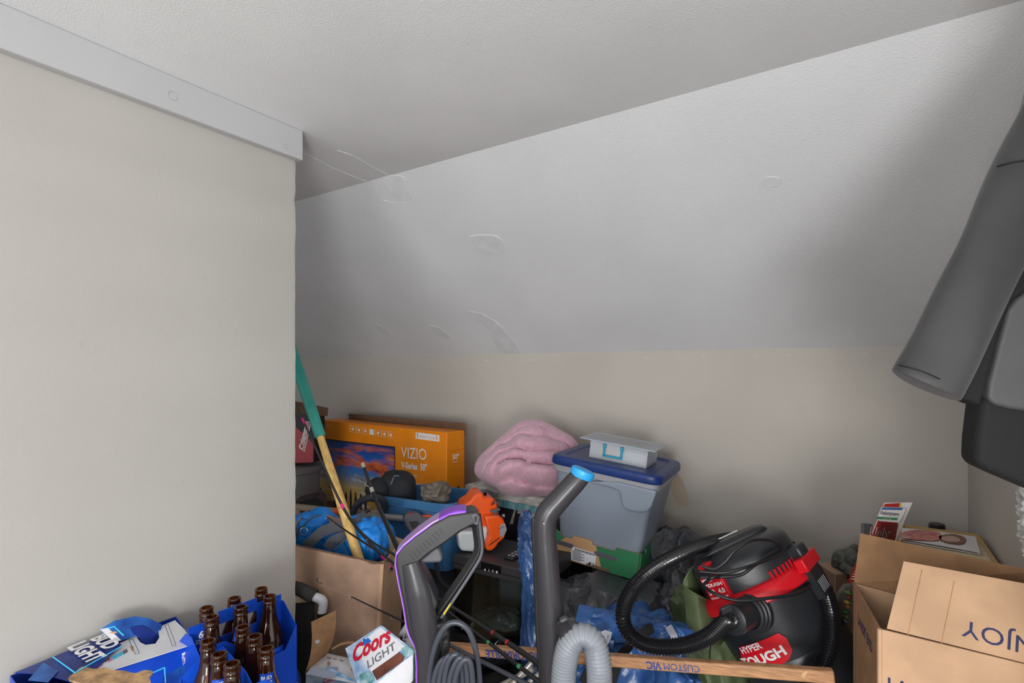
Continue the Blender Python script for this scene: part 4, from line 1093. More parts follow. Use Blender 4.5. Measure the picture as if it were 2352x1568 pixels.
# clear craft case on the lid with a sheet on top
cf = Fr(TQ[0] + ey * 0.0265 + ex * 0.10 + back * 0.10, ex, back)
if cf.n.dot(ey) < 0: cf = Fr(cf.o, -cf.ex, back)
sgn = 1 if cf.ex.dot(ex) > 0 else -1
def cbox(x0, x1, y0, y1, z0, z1):
    x0, x1 = (x0, x1) if sgn > 0 else (-x1, -x0)
    return box(NB(), cf, x0, x1, y0, y1, z0, z1)
t = thing('craft_case', 'small clear plastic case with a turquoise latch on the navy lid', 'case', cf.w(0.1 * sgn, 0.07, 0))
for a_ in ((0, 0.215, 0, 0.002, 0.0, 0.062), (0, 0.215, 0.148, 0.15, 0, 0.062), (0, 0.002, 0.002, 0.148, 0, 0.062), (0.213, 0.215, 0.002, 0.148, 0, 0.062)):
    part('case_wall', cbox(*a_), 'frosted_plastic', t)
part('case_base', cbox(0, 0.215, 0, 0.15, 0, 0.002), 'frosted_plastic', t)
part('case_lid', cbox(-0.004, 0.219, -0.004, 0.154, 0.062, 0.067), 'frosted_plastic', t, bev=0.001)
part('craft_stack', cbox(0.095, 0.205, 0.015, 0.14, 0.002, 0.045), 'paperboard_white', t)
part('ochre_tape', cbox(0.03, 0.10, 0.008, 0.03, 0.004, 0.046), 'lure_orange', t, bev=0.006)
lt = part('latch', cbox(0.055, 0.125, -0.008, -0.002, 0.014, 0.022), 'turquoise', t, bev=0.001)
for x in (0.053, 0.119):
    part('latch_arm', cbox(x, x + 0.008, -0.008, -0.002, 0.014, 0.058), 'turquoise', lt, bev=0.001)
    part('latch_pivot', cbox(x - 0.002, x + 0.010, -0.010, -0.002, 0.046, 0.060), 'turquoise', lt, bev=0.002)
t = thing('picture_sheet', 'glossy clear-covered picture lying on top of the craft case', 'picture', cf.w(0.1 * sgn, 0.07, 0.0675))
part('backing', cbox(-0.035, 0.245, -0.02, 0.165, 0.0675, 0.0695), 'pale_grey_print', t)
part('cover', cbox(-0.037, 0.247, -0.022, 0.167, 0.0698, 0.0712), 'frosted_plastic', t)
part('picture_print', cbox(0.02, 0.20, 0.02, 0.12, 0.0695, 0.0697), 'brown_print', t)

# green and kraft produce tray
ZTR = -HB - 0.003
bq = shr(TQ, 0.045, 0.0)
t = thing('produce_tray', 'green and brown cardboard produce tray under the grey tote', 'tray', c + ey * ZTR)
O = bq[0] + ey * ZTR; 
TFx = (bq[1] - bq[0]).normalized(); TW = (bq[1] - bq[0]).length; TD = (bq[3] - bq[0]).length
TF = Fr(O, TFx, ey)
o0 = TF.pix(1470, 1345); 
part('tray_floor', box(NB(), TF, 0, TW, -0.014, -0.002, -TD, 0), 'produce_kraft', t)
PHt = 0.080
def notch(w, H):
    return [(0, -0.014), (w, -0.014), (w, H), (w * 0.74, H), (w * 0.72, H - 0.014), (w * 0.46, H - 0.014), (w * 0.44, H), (w * 0.22, H), (w * 0.20, H - 0.014), (w * 0.06, H - 0.014), (w * 0.04, H), (0, H)]
fp = part('front_panel', prism(NB(), TF, notch(TW, PHt), 0.001, 0.006), 'produce_kraft', t)
part('back_panel', prism(NB(), TF, notch(TW, PHt), -TD - 0.006, -TD - 0.001), 'produce_kraft', t)
RS = Fr(O + TFx * TW, -TF.n, ey)
rp = part('end_panel', prism(NB(), RS, notch(TD, PHt), 0.001, 0.006), 'produce_green', t)
LS = Fr(O, -TF.n, ey)
part('end_panel', prism(NB(), LS, notch(TD, PHt), -0.006, -0.001), 'produce_green', t)
gz = TF.off(0.006)
part('green_print', prism(NB(), gz, [(TW * 0.60, -0.014), (TW, -0.014), (TW, PHt), (TW * 0.74, PHt), (TW * 0.72, PHt - 0.014), (TW * 0.50, PHt - 0.014)], 0.0, 0.0007), 'produce_green', fp)
part('green_print', prism(NB(), gz, [(0, 0.030), (TW * 0.12, PHt - 0.014), (TW * 0.06, PHt - 0.014), (TW * 0.04, PHt), (0, PHt)], 0.0, 0.0007), 'produce_green', fp)
def slot(x, y, w=0.075, h=0.016):
    return [(x - w / 2, y - h / 2), (x + w / 2, y - h / 2), (x + w / 2 + 0.005, y), (x + w / 2, y + h / 2), (x - w / 2, y + h / 2), (x - w / 2 - 0.005, y)]
for x, y in ((TW * 0.62, 0.040), (TW * 0.10, 0.040)):
    part('slot', prism(NB(), gz, slot(x, y), 0.0006, 0.0012), 'grey_plastic', fp)
for x in (TW * 0.55, TW * 0.06):
    part('slot', prism(NB(), gz, slot(x, -0.008, 0.08, 0.010), 0.0006, 0.0012), 'box_inside', fp)
lab = part('paper_label', prism(NB(), gz, gz.poly([(1314, 1254), (1370, 1271), (1366, 1302), (1310, 1284)]), 0.0003, 0.0012), 'sticker_white', fp)
gl = gz.off(0.0012)
for k in range(7):
    y = 1263 + k * 3.2
    part('printed_line', prism(NB(), gl, gl.poly([(1315, y), (1335 + (k * 7) % 14, y + 5.8 + (k * 7) % 14 * 0.3), (1335 + (k * 7) % 14, y + 7 + (k * 7) % 14 * .3), (1315, y + 1.2)]), 0.0001, 0.0005), 'black_ink', lab)
for k in range(16):
    x = 1321 + k * 2.8; y = 1258.5 + k * 0.83
    part('barcode_bar', prism(NB(), gl, gl.poly([(x, y), (x + (1.4 if k % 3 else 2.0), y + .4), (x + (1.4 if k % 3 else 2.0), y + 5), (x, y + 4.6)]), 0.0001, 0.0005), 'black_ink', lab)
decal('number_block', gl, [(1353, 1290), (1365, 1294), (1363, 1301), (1352, 1297)], 'black_ink', lab, 0.0001, 0.0005)
text('07', gl, (1356, 1297), (1363, 1299.5), 'white_ink', lab, bold=0.03, lift=0.0008)

# black rubbish bags
def bagf(seed, k=0.05, s=6):
    def rg(p, sc, w, sd, st=(1, 1, 1)): return 1 - 2.2 * billow(p, sc, w, st, sd)
    def f(p, l):
        a = rg(p, s, 1.1, seed, (1.2, 1.2, 0.8)); b = rg(p, s * 2.1, 0.9, seed + 5, (1.3, 1.3, 0.7)); c_ = rg(p, s * 4.7, 0.8, seed + 9)
        return k * (0.85 * a * abs(a) + 0.26 * b * abs(b) + 0.07 * c_) - k * 0.35
    return f
ctr = c + ey * (ZTR - 0.02)
def floor_blob(px, py, d, rx, ry, seed, k=0.05, s=6, e1=0.55, e2=0.85, nu=230, nv=140, zlow=0.0):
    top = P(px, py, d); h2 = (top.z - zlow) / 2 - k * 0.35
    return blob(NB(), Vector((top.x, top.y, zlow + h2 + k * 0.2)), (rx, ry, h2), CAMAX, bagf(seed, k, s), nu, nv, e1, e2)
def clampz(bm, z=0.001):
    for v in bm.verts:
        if v.co.z < z: v.co.z = z
    return bm
bm = clampz(floor_blob(1395, 1312, 1.84, 0.205, 0.155, 2.2, k=0.042))
# let the bag take the dent of the tray
for v in bm.verts:
    hgt = (v.co - (c + ey * (ZTR - 0.016))).dot(ey)
    if hgt > 0: v.co -= ey * hgt
t = single('rubbish_bag', bm, 'bag_black', 'slumped black rubbish bag pressed down by the produce tray', 'bag', ang=50)
bm = clampz(floor_blob(1565, 1214, 2.03, 0.16, 0.11, 7.7, k=0.038, s=5))
single('rubbish_bag', bm, 'bag_black', 'tall black rubbish bag against the back wall behind the vacuum hose', 'bag', ang=50)
bm = clampz(floor_blob(1560, 1318, 1.80, 0.085, 0.075, 4.4, k=0.04, s=7))
single('rubbish_bag', bm, 'bag_black', 'small black rubbish bag wedged between the green bag and blue nylon', 'bag', ang=50)

# blue nylon: a heap and a narrow upright roll
bm = clampz(floor_blob(1460, 1402, 1.57, 0.150, 0.125, 14.2, k=0.055, s=6.5))
t = thing('nylon_heap', 'crumpled heap of blue nylon tent fabric behind the wooden stick', 'fabric', Vector((P(1460, 1402, 1.5).x, P(1460, 1402, 1.5).y, 0)))
part('fabric_body', bm, 'nylon_blue', t, ang=50)
def ribbon(pts, w, m, nm, par, ref=UP, th=0.0018, wob=0.0):
    p = resample(catmull(pts, 8), 0.008); n = len(p)
    return part(nm, tube(NB(), p, [w * (1 + wob * noise.noise(q * 30)) for q in p], 10, sx=1.0, sy=th / w, ref=ref), m, par)
def fold_sheet(q, seed, amp, nm='fabric_fold', m='nylon_blue', sx=7, sy=3):
    part(nm, sheet(NB(), [P(*p) for p in q], 0.002, 48, 20, lambda a, b: amp * (1 - 2.4 * billow(Vector((a * sx, b * sy, seed)), 1.0, 0.8)) * min(1, 5 * a, 5 * (1 - a), 6 * b, 4 * (1 - b)) + 0.012 * math.sin(math.pi * b)), m, t, ang=60)
fold_sheet([(1308, 1478, 1.45), (1594, 1470, 1.45), (1585, 1432, 1.50), (1330, 1388, 1.52)], 3.3, 0.016)
fold_sheet([(1560, 1500, 1.41), (1594, 1500, 1.42), (1592, 1446, 1.42), (1540, 1436, 1.40)], 8.1, 0.010, sx=3)
fold_sheet([(1300, 1560, 1.44), (1400, 1560, 1.43), (1410, 1470, 1.43), (1312, 1474, 1.44)], 5.9, 0.014, sx=4)
ribbon([P(1372, 1465, 1.41), P(1400, 1456, 1.41), P(1385, 1490, 1.40), P(1392, 1505, 1.40)], 0.012, 'nylon_white', 'white_tape', t)
ribbon([P(1535, 1438, 1.36), P(1548, 1460, 1.36), P(1555, 1482, 1.36)], 0.009, 'nylon_white', 'white_tape', t)
ribbon([P(1500, 1440, 1.43), P(1455, 1470, 1.41), P(1420, 1520, 1.40), P(1400, 1580, 1.39)], 0.016, 'black_cloth', 'black_strap', t)
ribbon([P(1340, 1568, 1.32), P(1350, 1545, 1.32), P(1365, 1520, 1.33)], 0.012, 'black_cloth', 'black_strap', t)
# upright roll beside the aquarium
ax_ = catmull([P(1208, 1172, 1.76), P(1216, 1230, 1.75), P(1222, 1300, 1.73), P(1225, 1380, 1.71), P(1222, 1460, 1.70), P(1228, 1520, 1.69)], 30)
end = ax_[-1]; ax_ += [end.lerp(Vector((end.x, end.y, 0.01)), k / 10) for k in range(1, 11)]
bm = tube(NB(), ax_, [0.012, 0.030, 0.036, 0.036, 0.032, 0.030, 0.030, 0.032, 0.036, 0.04], 48)
for v in bm.verts:
    r = 0.75 * billow(v.co, 20, 0.9, st=(1.5, 1.5, 0.22), seed=3) + 0.3 * billow(v.co, 44, 0.8, st=(1.4, 1.4, 0.3), seed=8)
    cc = min(ax_, key=lambda q: abs(q.z - v.co.z)); dd = Vector((v.co.x - cc.x, v.co.y - cc.y, 0))
    if dd.length > 1e-5: v.co += dd.normalized() * (0.034 * (0.30 - r))
single('nylon_roll', bm, 'nylon_navy', 'narrow upright roll of shiny blue nylon beside the aquarium', 'fabric', ang=50)

# ------------------------------------------------------------------ upright cleaner with purple trim
VF = CF(1000, 1300, 1.15, yaw=6)
t = thing('upright_cleaner', 'dark grey upright carpet cleaner with purple trim and coiled cord', 'vacuum', Vector((P(1000, 1568, 1.15).x, P(1000, 1568, 1.15).y, 0)))
stem = [(1071, 1168), (1084, 1166), (1096, 1170), (1101, 1180), (1098, 1194), (1081, 1200), (1057, 1213), (1026, 1236), (987, 1262), (963, 1282), (956, 1291), (974, 1300), (990, 1330), (1008, 1372), (1000, 1392), (1003, 1420), (1022, 1414), (1034, 1442), (1033, 1470), (1028, 1492), (1012, 1514), (1000, 1540), (1000, 1600), (1000, 1700), (960, 1700), (960, 1600), (960, 1520), (957, 1473), (943, 1446), (937, 1426), (929, 1374), (919, 1326), (912, 1286), (913, 1265), (930, 1244), (955, 1223), (993, 1195), (1032, 1174)]
part('handle_body', prism(NB(), VF, VF.poly(stem), -0.03, 0.03), 'vacuum_dark', t, bev=0.012, bseg=4)
hi = [(966, 1300), (985, 1340), (997, 1372), (992, 1392), (996, 1424), (1000, 1460), (1000, 1520), (992, 1560), (990, 1640), (970, 1640), (970, 1520), (968, 1470), (952, 1440), (946, 1400), (938, 1350), (930, 1310), (940, 1296)]
stp = resample(catmull([VF.w(*VF.pix(*p), 0.022) for p in [(944, 1282), (952, 1310), (962, 1350), (970, 1390), (977, 1430), (986, 1480), (988, 1540), (988, 1640), (988, 1690)]], 8), 0.01)
part('stem_cover', tube(NB(), stp, [0.020, 0.028, 0.029, 0.027, 0.024, 0.0225, 0.022], 28, sx=0.75, sy=1.0, ref=VF.n), 'vacuum_grey', t)
pt = [(1071, 1165), (1050, 1166), (1032, 1171), (993, 1191), (955, 1219), (929, 1241), (912, 1262), (909, 1285), (916, 1326), (926, 1374), (934, 1426), (940, 1448), (955, 1475), (957, 1520), (957, 1640), (960, 1640), (960, 1520), (958, 1474), (944, 1446), (938, 1426), (930, 1374), (920, 1326), (913, 1286), (914, 1266), (931, 1245), (956, 1224), (994, 1197), (1033, 1178), (1052, 1174), (1071, 1178)]
part('purple_trim', prism(NB(), VF, VF.poly(pt), -0.026, 0.0265), 'lilac_plastic', t, bev=0.002)
edge = [VF.w(*VF.pix(*p), 0.0268) for p in pt[15:]]
part('purple_edge', tube(NB(), edge, 0.0016, 6), 'purple_plastic', t)
part('purple_tip', prism(NB(), VF, VF.poly([(1071, 1164), (1050, 1165), (1032, 1170), (1008, 1182), (1010, 1192), (1033, 1179), (1052, 1175), (1071, 1179)]), -0.0265, 0.0275), 'purple_plastic', t, bev=0.002)
# vent holes
for i in range(10):
    for j in range(4):
        x, y = 944 + i * 7.4 + j * 3.0, 1262 - i * 6.2 + j * 3.6
        if j == 3 and i > 7: continue
        q = VF.pix(x, y); part('vent_hole', prism(NB(), VF.off(0.030), [(q[0] - .0018, q[1] - .0014), (q[0] + .0012, q[1] - .0004), (q[0] + .0018, q[1] + .0014), (q[0] - .0012, q[1] + .0004)], -0.0004, 0.0006), 'black_ink', t)
part('trigger', prism(NB(), VF, VF.poly([(958, 1287), (968, 1278), (985, 1264), (994, 1252), (1005, 1250), (1012, 1260), (1018, 1278), (1012, 1287), (985, 1288)]), -0.012, 0.014), 'grey_plastic', t, bev=0.005, bseg=3)
br = [(1092, 1180), (1097, 1215), (1100, 1262), (1080, 1300), (1045, 1352), (1005, 1408)]
bp = [VF.w(*VF.pix(*p), 0.0) for p in br]
part('side_brace', tube(NB(), resample(catmull(bp, 8), 0.01), 0.0098, 4, sx=1.25, sy=1.25, ref=VF.n), 'black_plastic', t, bev=0.002)
bp2 = [VF.w(*VF.pix(*p), 0.013) for p in [(1098, 1180), (1103, 1215), (1106, 1264), (1088, 1300), (1052, 1356), (1014, 1412)]]
part('brace_rim', tube(NB(), resample(catmull(bp2, 8), 0.01), 0.0035, 8), 'grey_plastic', t)
part('pivot_socket', prism(NB(), VF, VF.poly([(1080, 1173), (1092, 1168), (1101, 1176), (1098, 1195), (1088, 1196)]), 0.024, 0.034), 'grey_plastic', t, bev=0.003)
part('socket_hole', prism(NB(), VF, VF.poly([(1087, 1176), (1095, 1175), (1094, 1188), (1089, 1189)]), 0.033, 0.0346), 'black_ink', t)
decal('yellow_mark', VF.off(0.016), [(1018, 1408), (1033, 1386), (1037, 1384), (1020, 1412)], 'yellow_ink', t, 0.0, 0.001)
part('cord_hook', prism(NB(), VF, VF.poly([(1015, 1450), (1030, 1440), (1034, 1460), (1028, 1492), (1014, 1500)]), -0.01, 0.046), 'vacuum_dark', t, bev=0.005)
lp = [P(984, 1600, 1.10), P(988, 1540, 1.095), P(1000, 1481, 1.085), P(1022, 1440, 1.08), P(1048, 1429, 1.08), P(1075, 1446, 1.08), P(1092, 1490, 1.085), P(1100, 1540, 1.09), P(1103, 1610, 1.09)]
part('power_cord', tube(NB(), catmull(lp, 8), 0.0058, 12), 'cord_grey', t)
for k in range(5):
    x = 1000 + k * 12; top = 1512 - 5 * (k % 3) + (6 if k > 3 else 0)
    cl = [P(x - 8, 1640, 1.08 - .006 * k), P(x - 4, 1570, 1.08 - .006 * k), P(x + 6, top + 18, 1.075 - .006 * k), P(x + 24, top - 3 * (k % 2), 1.075 - .006 * k), P(x + 36, top + 26, 1.08 - .006 * k), P(x + 40, 1640, 1.085)]
    part('cord_coil', tube(NB(), catmull(cl, 8), 0.0056, 10), 'cord_grey', t)
part('cord_strap', prism(NB(), VF.off(0.05), VF.poly([(1042, 1540), (1052, 1512), (1066, 1508), (1072, 1530), (1062, 1590), (1044, 1590)]), 0.0, 0.012), 'cord_grey', t, bev=0.003)
bm = NB(); q = P(990, 1568, 1.17); lathe(bm, (q.x, q.y, 0), UP, [(0, 0.0), (0.12, 0.0), (0.125, 0.03), (0.12, 0.10), (0.075, 0.2), (0.05, 0.5), (0.045, 0.62), (0, 0.62)], 32)
part('base_unit', bm, 'vacuum_dark', t)

# ------------------------------------------------------------------ upright vacuum with blue handle tip and grey hose
dv_ = 1.20
t = thing('upright_vacuum', 'grey upright vacuum with a sky blue handle tip and ribbed grey hose', 'vacuum', Vector((P(1275, 1568, dv_).x, P(1275, 1568, dv_).y, 0)))
pth = [P(1336, 1090, dv_), P(1318, 1110, dv_), P(1285, 1146, dv_), P(1262, 1172, dv_), P(1252, 1196, dv_), P(1252, 1240, dv_), P(1257, 1310, dv_), P(1262, 1380, dv_), P(1267, 1440, dv_), P(1278, 1560, dv_)]
e_ = pth[-1]; pth += [e_.lerp(Vector((e_.x + 0.02, e_.y, 0.25)), 0.5), Vector((e_.x + 0.02, e_.y, 0.25))]
sp = catmull(pth, 8)
rr = [0.022, 0.0235, 0.0245, 0.026, 0.0258, 0.0255, 0.027, 0.029, 0.031, 0.036, 0.042, 0.05]
part('handle_tube', tube(NB(), sp, rr, 28, sx=1.0, sy=1.0), 'vacuum_grey', t)
part('front_spine', tube(NB(), catmull([P(1226, 1190, dv_), P(1227, 1240, dv_), P(1231, 1310, dv_), P(1233, 1380, dv_), P(1236, 1450, dv_), P(1244, 1560, dv_), P(1250, 1700, dv_)], 6), 0.006, 10), 'vacuum_dark', t)
u0 = ((pth[0] - pth[1]).normalized() + UP * 0.9).normalized()
part('blue_tip', tube(NB(), [pth[0] - u0 * 0.006, pth[0] + u0 * 0.004, pth[0] + u0 * 0.011, pth[0] + u0 * 0.014], [0.0245, 0.0275, 0.0268, 0.022], 28), 'sky_plastic', t)
part('button', tube(NB(), [P(1331, 1118, dv_ - 0.004), P(1340, 1112, dv_ - 0.004)], 0.004, 8), 'sky_plastic', t)
q = P(1249, 1202, dv_ - 0.0262); part('indicator', lathe(NB(), q, -FWD, [(0, 0), (0.0012, 0), (0.0012, 0.001), (0, 0.001)], 10), 'white_ink', t)
part('lower_body', lathe(NB(), Vector((e_.x + 0.02, e_.y, 0)), UP, [(0, 0), (0.115, 0), (0.12, 0.02), (0.12, 0.08), (0.09, 0.16), (0.07, 0.30), (0.0, 0.32)], 32), 'vacuum_dark', t)
hs_ = catmull([P(1292, 1640, 1.12), P(1294, 1568, 1.12), P(1298, 1520, 1.12), P(1310, 1478, 1.115), P(1337, 1460, 1.11), P(1362, 1474, 1.105), P(1374, 1515, 1.10), P(1377, 1570, 1.10), P(1376, 1660, 1.10)], 16)
part('grey_hose', hose(NB(), hs_, 0.0245, 0.0070, 0.065, 24), 'hose_grey', t, ang=80)
part('hose_clip', prism(NB(), CF(1310, 1435, 1.14), CF(1310, 1435, 1.14).poly([(1284, 1424), (1298, 1416), (1308, 1424), (1318, 1420), (1326, 1434), (1318, 1448), (1306, 1446), (1296, 1432)]), -0.012, 0.006), 'grey_plastic', t, bev=0.003)
part('hose_collar', tube(NB(), [P(1296, 1440, 1.16), P(1310, 1452, 1.13), P(1316, 1466, 1.115)], [0.02, 0.026, 0.026], 18), 'vacuum_grey', t)

# ------------------------------------------------------------------ wooden hockey stick
s0, s1 = P(1005, 1490, 1.52), P(1918, 1558, 1.17)
sx_ = (s1 - s0).normalized(); sv = (UP - sx_ * sx_.dot(UP)).normalized()
HS = Fr(s0, sx_, sv); SLn = (s1 - s0).length
t = thing('hockey_stick', 'worn wooden hockey stick with blue lettering lying across the heap', 'stick', s0)
part('shaft', box(NB(), HS, -0.12, SLn, -0.014, 0.014, -0.022, 0.0), 'stick_wood', t, bev=0.004, bseg=3)
text('VICTORIAVILLE', HS, (1246, 1499), (1115, 1492), 'blue_ink', t, bold=0.02, lift=0.0006, hs=1.3)
text('VIC', HS, (1518, 1521), (1484, 1519), 'blue_ink', t, bold=0.03, lift=0.0006, hs=1.1)
text('CUSTOM', HS, (1606, 1529), (1524, 1522), 'blue_ink', t, lift=0.0006, hs=1.1)
decal('white_scrape', HS, [(1832, 1556), (1850, 1540), (1856, 1541), (1846, 1558)], 'kraft_torn', t, 0.0, 0.0005)
# ------------------------------------------------------------------ olive bag and shop vacuum
bm = clampz(floor_blob(1615, 1330, 1.63, 0.085, 0.12, 17.0, k=0.035, s=6, e1=0.5))
for v in bm.verts:
    k = max(0, (0.62 - v.co.z) / 0.62); v.co += RGT * 0.10 * k
t = thing('olive_bag', 'limp olive green nylon bag propped against the shop vacuum', 'bag', Vector((P(1640, 1330, 1.63).x, P(1640, 1330, 1.63).y, 0)))
part('bag_body', bm, 'olive_nylon', t, ang=60)
bm = NB()
col = [P(1572, 1345, 1.52), P(1580, 1318, 1.53), P(1596, 1300, 1.58), P(1612, 1306, 1.63), P(1622, 1330, 1.62), P(1634, 1362, 1.56), P(1626, 1376, 1.50), P(1600, 1366, 1.48)]
rim_ = catmull(col, 6, True); ctr_ = sum(rim_, Vector()) / len(rim_)
dnv = (P(1640, 1500, 1.5) - ctr_).normalized()
part('open_collar', loft(NB(), [[p + dnv * 0.10 + (p - ctr_) * 0.35 for p in rim_], [p + dnv * 0.03 + (p - ctr_) * 0.12 for p in rim_], rim_, [p - (p - ctr_) * 0.10 for p in rim_], [p + dnv * 0.07 - (p - ctr_) * 0.08 for p in rim_]], False, False), 'olive_nylon', t)
part('hem', tube(NB(), rim_ + rim_[:1], 0.0035, 8), 'olive_nylon', t)
for pts in ([(1604, 1380), (1622, 1420), (1632, 1470), (1630, 1510), (1640, 1540)],):
    part('seam', tube(NB(), catmull([P(x, y, 1.49 - (y - 1380) * 0.0004) for x, y in pts], 6), 0.0022, 6), 'black_cloth', t)

# shop vacuum: tilted drum
AXV = (RGT * -0.43 + UP * 0.85 + FWD * 0.27).normalized()
RC = P(1733, 1335, 1.52)                      # centre of the drum rim
RR = 0.162
t = thing('shop_vacuum', 'black and red shop vacuum tilted on the heap with its hose looped over', 'vacuum', RC - AXV * 0.34)
towards = (CAM - RC); towards = (towards - AXV * towards.dot(AXV)).normalized()
sidev = AXV.cross(towards)
part('drum', lathe(NB(), RC, AXV, [(0, -0.335), (0.126, -0.335), (0.137, -0.327), (0.141, -0.28), (0.149, -0.17), (0.158, -0.05), (RR, 0.0), (0, 0.0)], 56, ref=towards), 'vac_black', t, bev=0.003)
part('drum_step', lathe(NB(), RC, AXV, [(0.138, -0.310), (0.144, -0.306), (0.1515, -0.20), (0.1535, -0.165), (0.152, -0.160), (0.149, -0.16)], 60, ref=towards, a0=-0.35, a1=1.9), 'vac_black', t)
part('drum_step', lathe(NB(), RC, AXV, [(0.138, -0.310), (0.144, -0.306), (0.148, -0.25), (0.150, -0.222), (0.149, -0.218), (0.145, -0.218)], 40, ref=towards, a0=-1.6, a1=-0.42), 'vac_black', t)
part('red_rim', lathe(NB(), RC, AXV, [(0.10, 0.026), (0.150, 0.022), (0.1600, 0.016), (0.1675, 0.004), (0.1690, -0.018), (0.166, -0.020), (0.160, -0.018), (0.10, -0.01)], 64, ref=towards), 'vac_red', t, bev=0.002)
HC = RC + AXV * 0.02
fH = Fr(HC, sidev, towards)
hp = lambda a: None
def headf(p, l): return 0.0
hd = blob(NB(), HC + AXV * 0.030, (0.143, 0.143, 0.066), (sidev, towards, AXV), headf, 72, 44, 0.45, 0.85)
part('motor_head', hd, 'vac_black', t)
part('head_cap', blob(NB(), HC + AXV * 0.082 - towards * 0.01, (0.105, 0.042, 0.030), (sidev, towards, AXV), headf, 48, 32, 0.5, 0.5), 'vac_black', t)
# red control panel with the printed plate on the viewer-left side of the head
CP = Fr(P(1648, 1300, 1.30), RGT, UP)
cpn = (towards * 0.75 - sidev * 0.62).normalized()
pdir = AXV.cross(cpn)
# find panel plane just outside the head
PF = Fr(HC + cpn * 0.1520 + AXV * 0.012, pdir, AXV)
if PF.n.dot(cpn) < 0: PF = Fr(PF.o, -pdir, AXV)
lq = PF
plate = part('control_plate', box(NB(), PF, -0.036, 0.036, -0.022, 0.050, -0.03, 0.002), 'vac_red', t, bev=0.003)
text('HYPER', PF, (-0.030, 0.038), (0.005, 0.038), 'white_ink', plate, bold=0.03, lift=0.0026, local=True)
text('TOUGH', PF, (-0.030, 0.024), (0.030, 0.024), 'white_ink', plate, bold=0.04, lift=0.0026, local=True, hs=0.7)
text('5.0', PF, (-0.028, 0.004), (-0.006, 0.004), 'white_ink', plate, bold=0.03, lift=0.0026, local=True)
text('4.0', PF, (0.006, 0.004), (0.028, 0.004), 'white_ink', plate, bold=0.03, lift=0.0026, local=True)
text('GALLON  PEAK HP', PF, (-0.03, -0.008), (0.03, -0.008), 'white_ink', plate, bold=0.02, lift=0.0026, local=True)
part('power_switch', box(NB(), PF, -0.020, 0.008, 0.070, 0.082, -0.03, 0.004), 'vac_red', t, bev=0.004)
tl = Fr(HC + AXV * 0.1125 - towards * 0.01, -sidev, towards)
lt_ = tl if tl.n.dot(AXV) > 0 else Fr(tl.o, sidev, towards)
text('WARNING', lt_, (-0.075, -0.012), (-0.040, -0.012), 'white_ink', t, lift=0.004, local=True)
for k in range(4):
    part('printed_line', prism(NB(), lt_, [(-0.03, -0.018 + k * 0.006), (0.028, -0.018 + k * 0.006), (0.028, -0.017 + k * 0.006), (-0.03, -0.017 + k * 0.006)], 0.0036, 0.0042), 'white_ink', t)
# vents on the red rim
bm = NB()
for k in range(9):
    a = 0.30 + k * 0.09; dd = towards * math.cos(a) + sidev * math.sin(a)
    f2 = Fr(RC + dd * 0.148 + AXV * 0.026, AXV.cross(dd), AXV); part('vent_fin', box(NB(), f2, -0.002, 0.002, -0.008, 0.014, -0.02, 0.006), 'vac_red', t)
# latches
for sgn_, nm in ((0.98, 'latch'), (-2.4, 'latch')):
    dd = (towards * math.cos(sgn_) + sidev * math.sin(sgn_)).normalized()
    f2 = Fr(RC + dd * 0.168, AXV.cross(dd), AXV)
    if f2.n.dot(dd) < 0: f2 = Fr(f2.o, -f2.ex, AXV)
    o_ = part('latch', prism(NB(), f2, [(-0.030, -0.075), (0.030, -0.075), (0.030, 0.005), (0.036, 0.005), (0.036, 0.030), (-0.036, 0.030), (-0.036, 0.005), (-0.030, 0.005)], -0.012, 0.012), 'vac_black', t, bev=0.003)
    part('latch_plate', box(NB(), f2, -0.045, 0.045, 0.000, 0.034, -0.010, 0.017), 'vac_red', o_, bev=0.003)
    part('latch_hook', box(NB(), f2, -0.022, 0.022, 0.024, 0.062, -0.028, 0.014), 'vac_black', o_, bev=0.008)
    for k in range(5):
        part('grip_rib', box(NB(), f2, -0.020 + k * 0.009, -0.0185 + k * 0.009, -0.06, -0.03, 0.0115, 0.0135), 'light_grey_plastic', o_)
# brand label wrapped on the drum
def drum_pt(px, py, lift=0.0015):
    """point on the drum surface seen at a pixel"""
    r = ray(px, py); best = None
    for k in range(400):
        d = 1.15 + k * 0.0012; q = CAM + r * d; w = q - RC; h = w.dot(AXV); rad = (w - AXV * h).length
        R = 0.1615 + h * 0.055
        if rad <= R:
            return q, h, w
    return q, h, w
def dsurf(ang, h, lift):
    R = 0.1625 + h * 0.0555
    return RC + AXV * h + (towards * math.cos(ang) + sidev * math.sin(ang)) * (R + lift)
def ah(px, py):
    q, h, w = drum_pt(px, py); return (math.atan2(w.dot(sidev), w.dot(towards)), h)
c0 = [ah(*p) for p in ((1700, 1484), (1787, 1453), (1806, 1464), (1820, 1492), (1812, 1514), (1762, 1545), (1712, 1542))]
ca_ = sum(a for a, h in c0) / len(c0); ch_ = sum(h for a, h in c0) / len(c0)
R0 = 0.152
bm = NB(); pl = [((a - ca_) * R0, h - ch_) for a, h in c0]
vs_ = [bm.verts.new((x, y, 0)) for x, y in pl]; bm.faces.new(vs_)
bmesh.ops.triangulate(bm, faces=bm.faces)
for _ in range(4): bmesh.ops.subdivide_edges(bm, edges=[e for e in bm.edges if e.calc_length() > 0.012], cuts=1); bmesh.ops.triangulate(bm, faces=bm.faces)
wrp = lambda x, y, l=0.0006: dsurf(ca_ + x / R0, ch_ + y, l)
for v in bm.verts: v.co = wrp(v.co.x, v.co.y)
lab = part('brand_label', bm, 'vac_red', t)
def dloc(px, py): a, h = ah(px, py); return ((a - ca_) * R0, h - ch_)
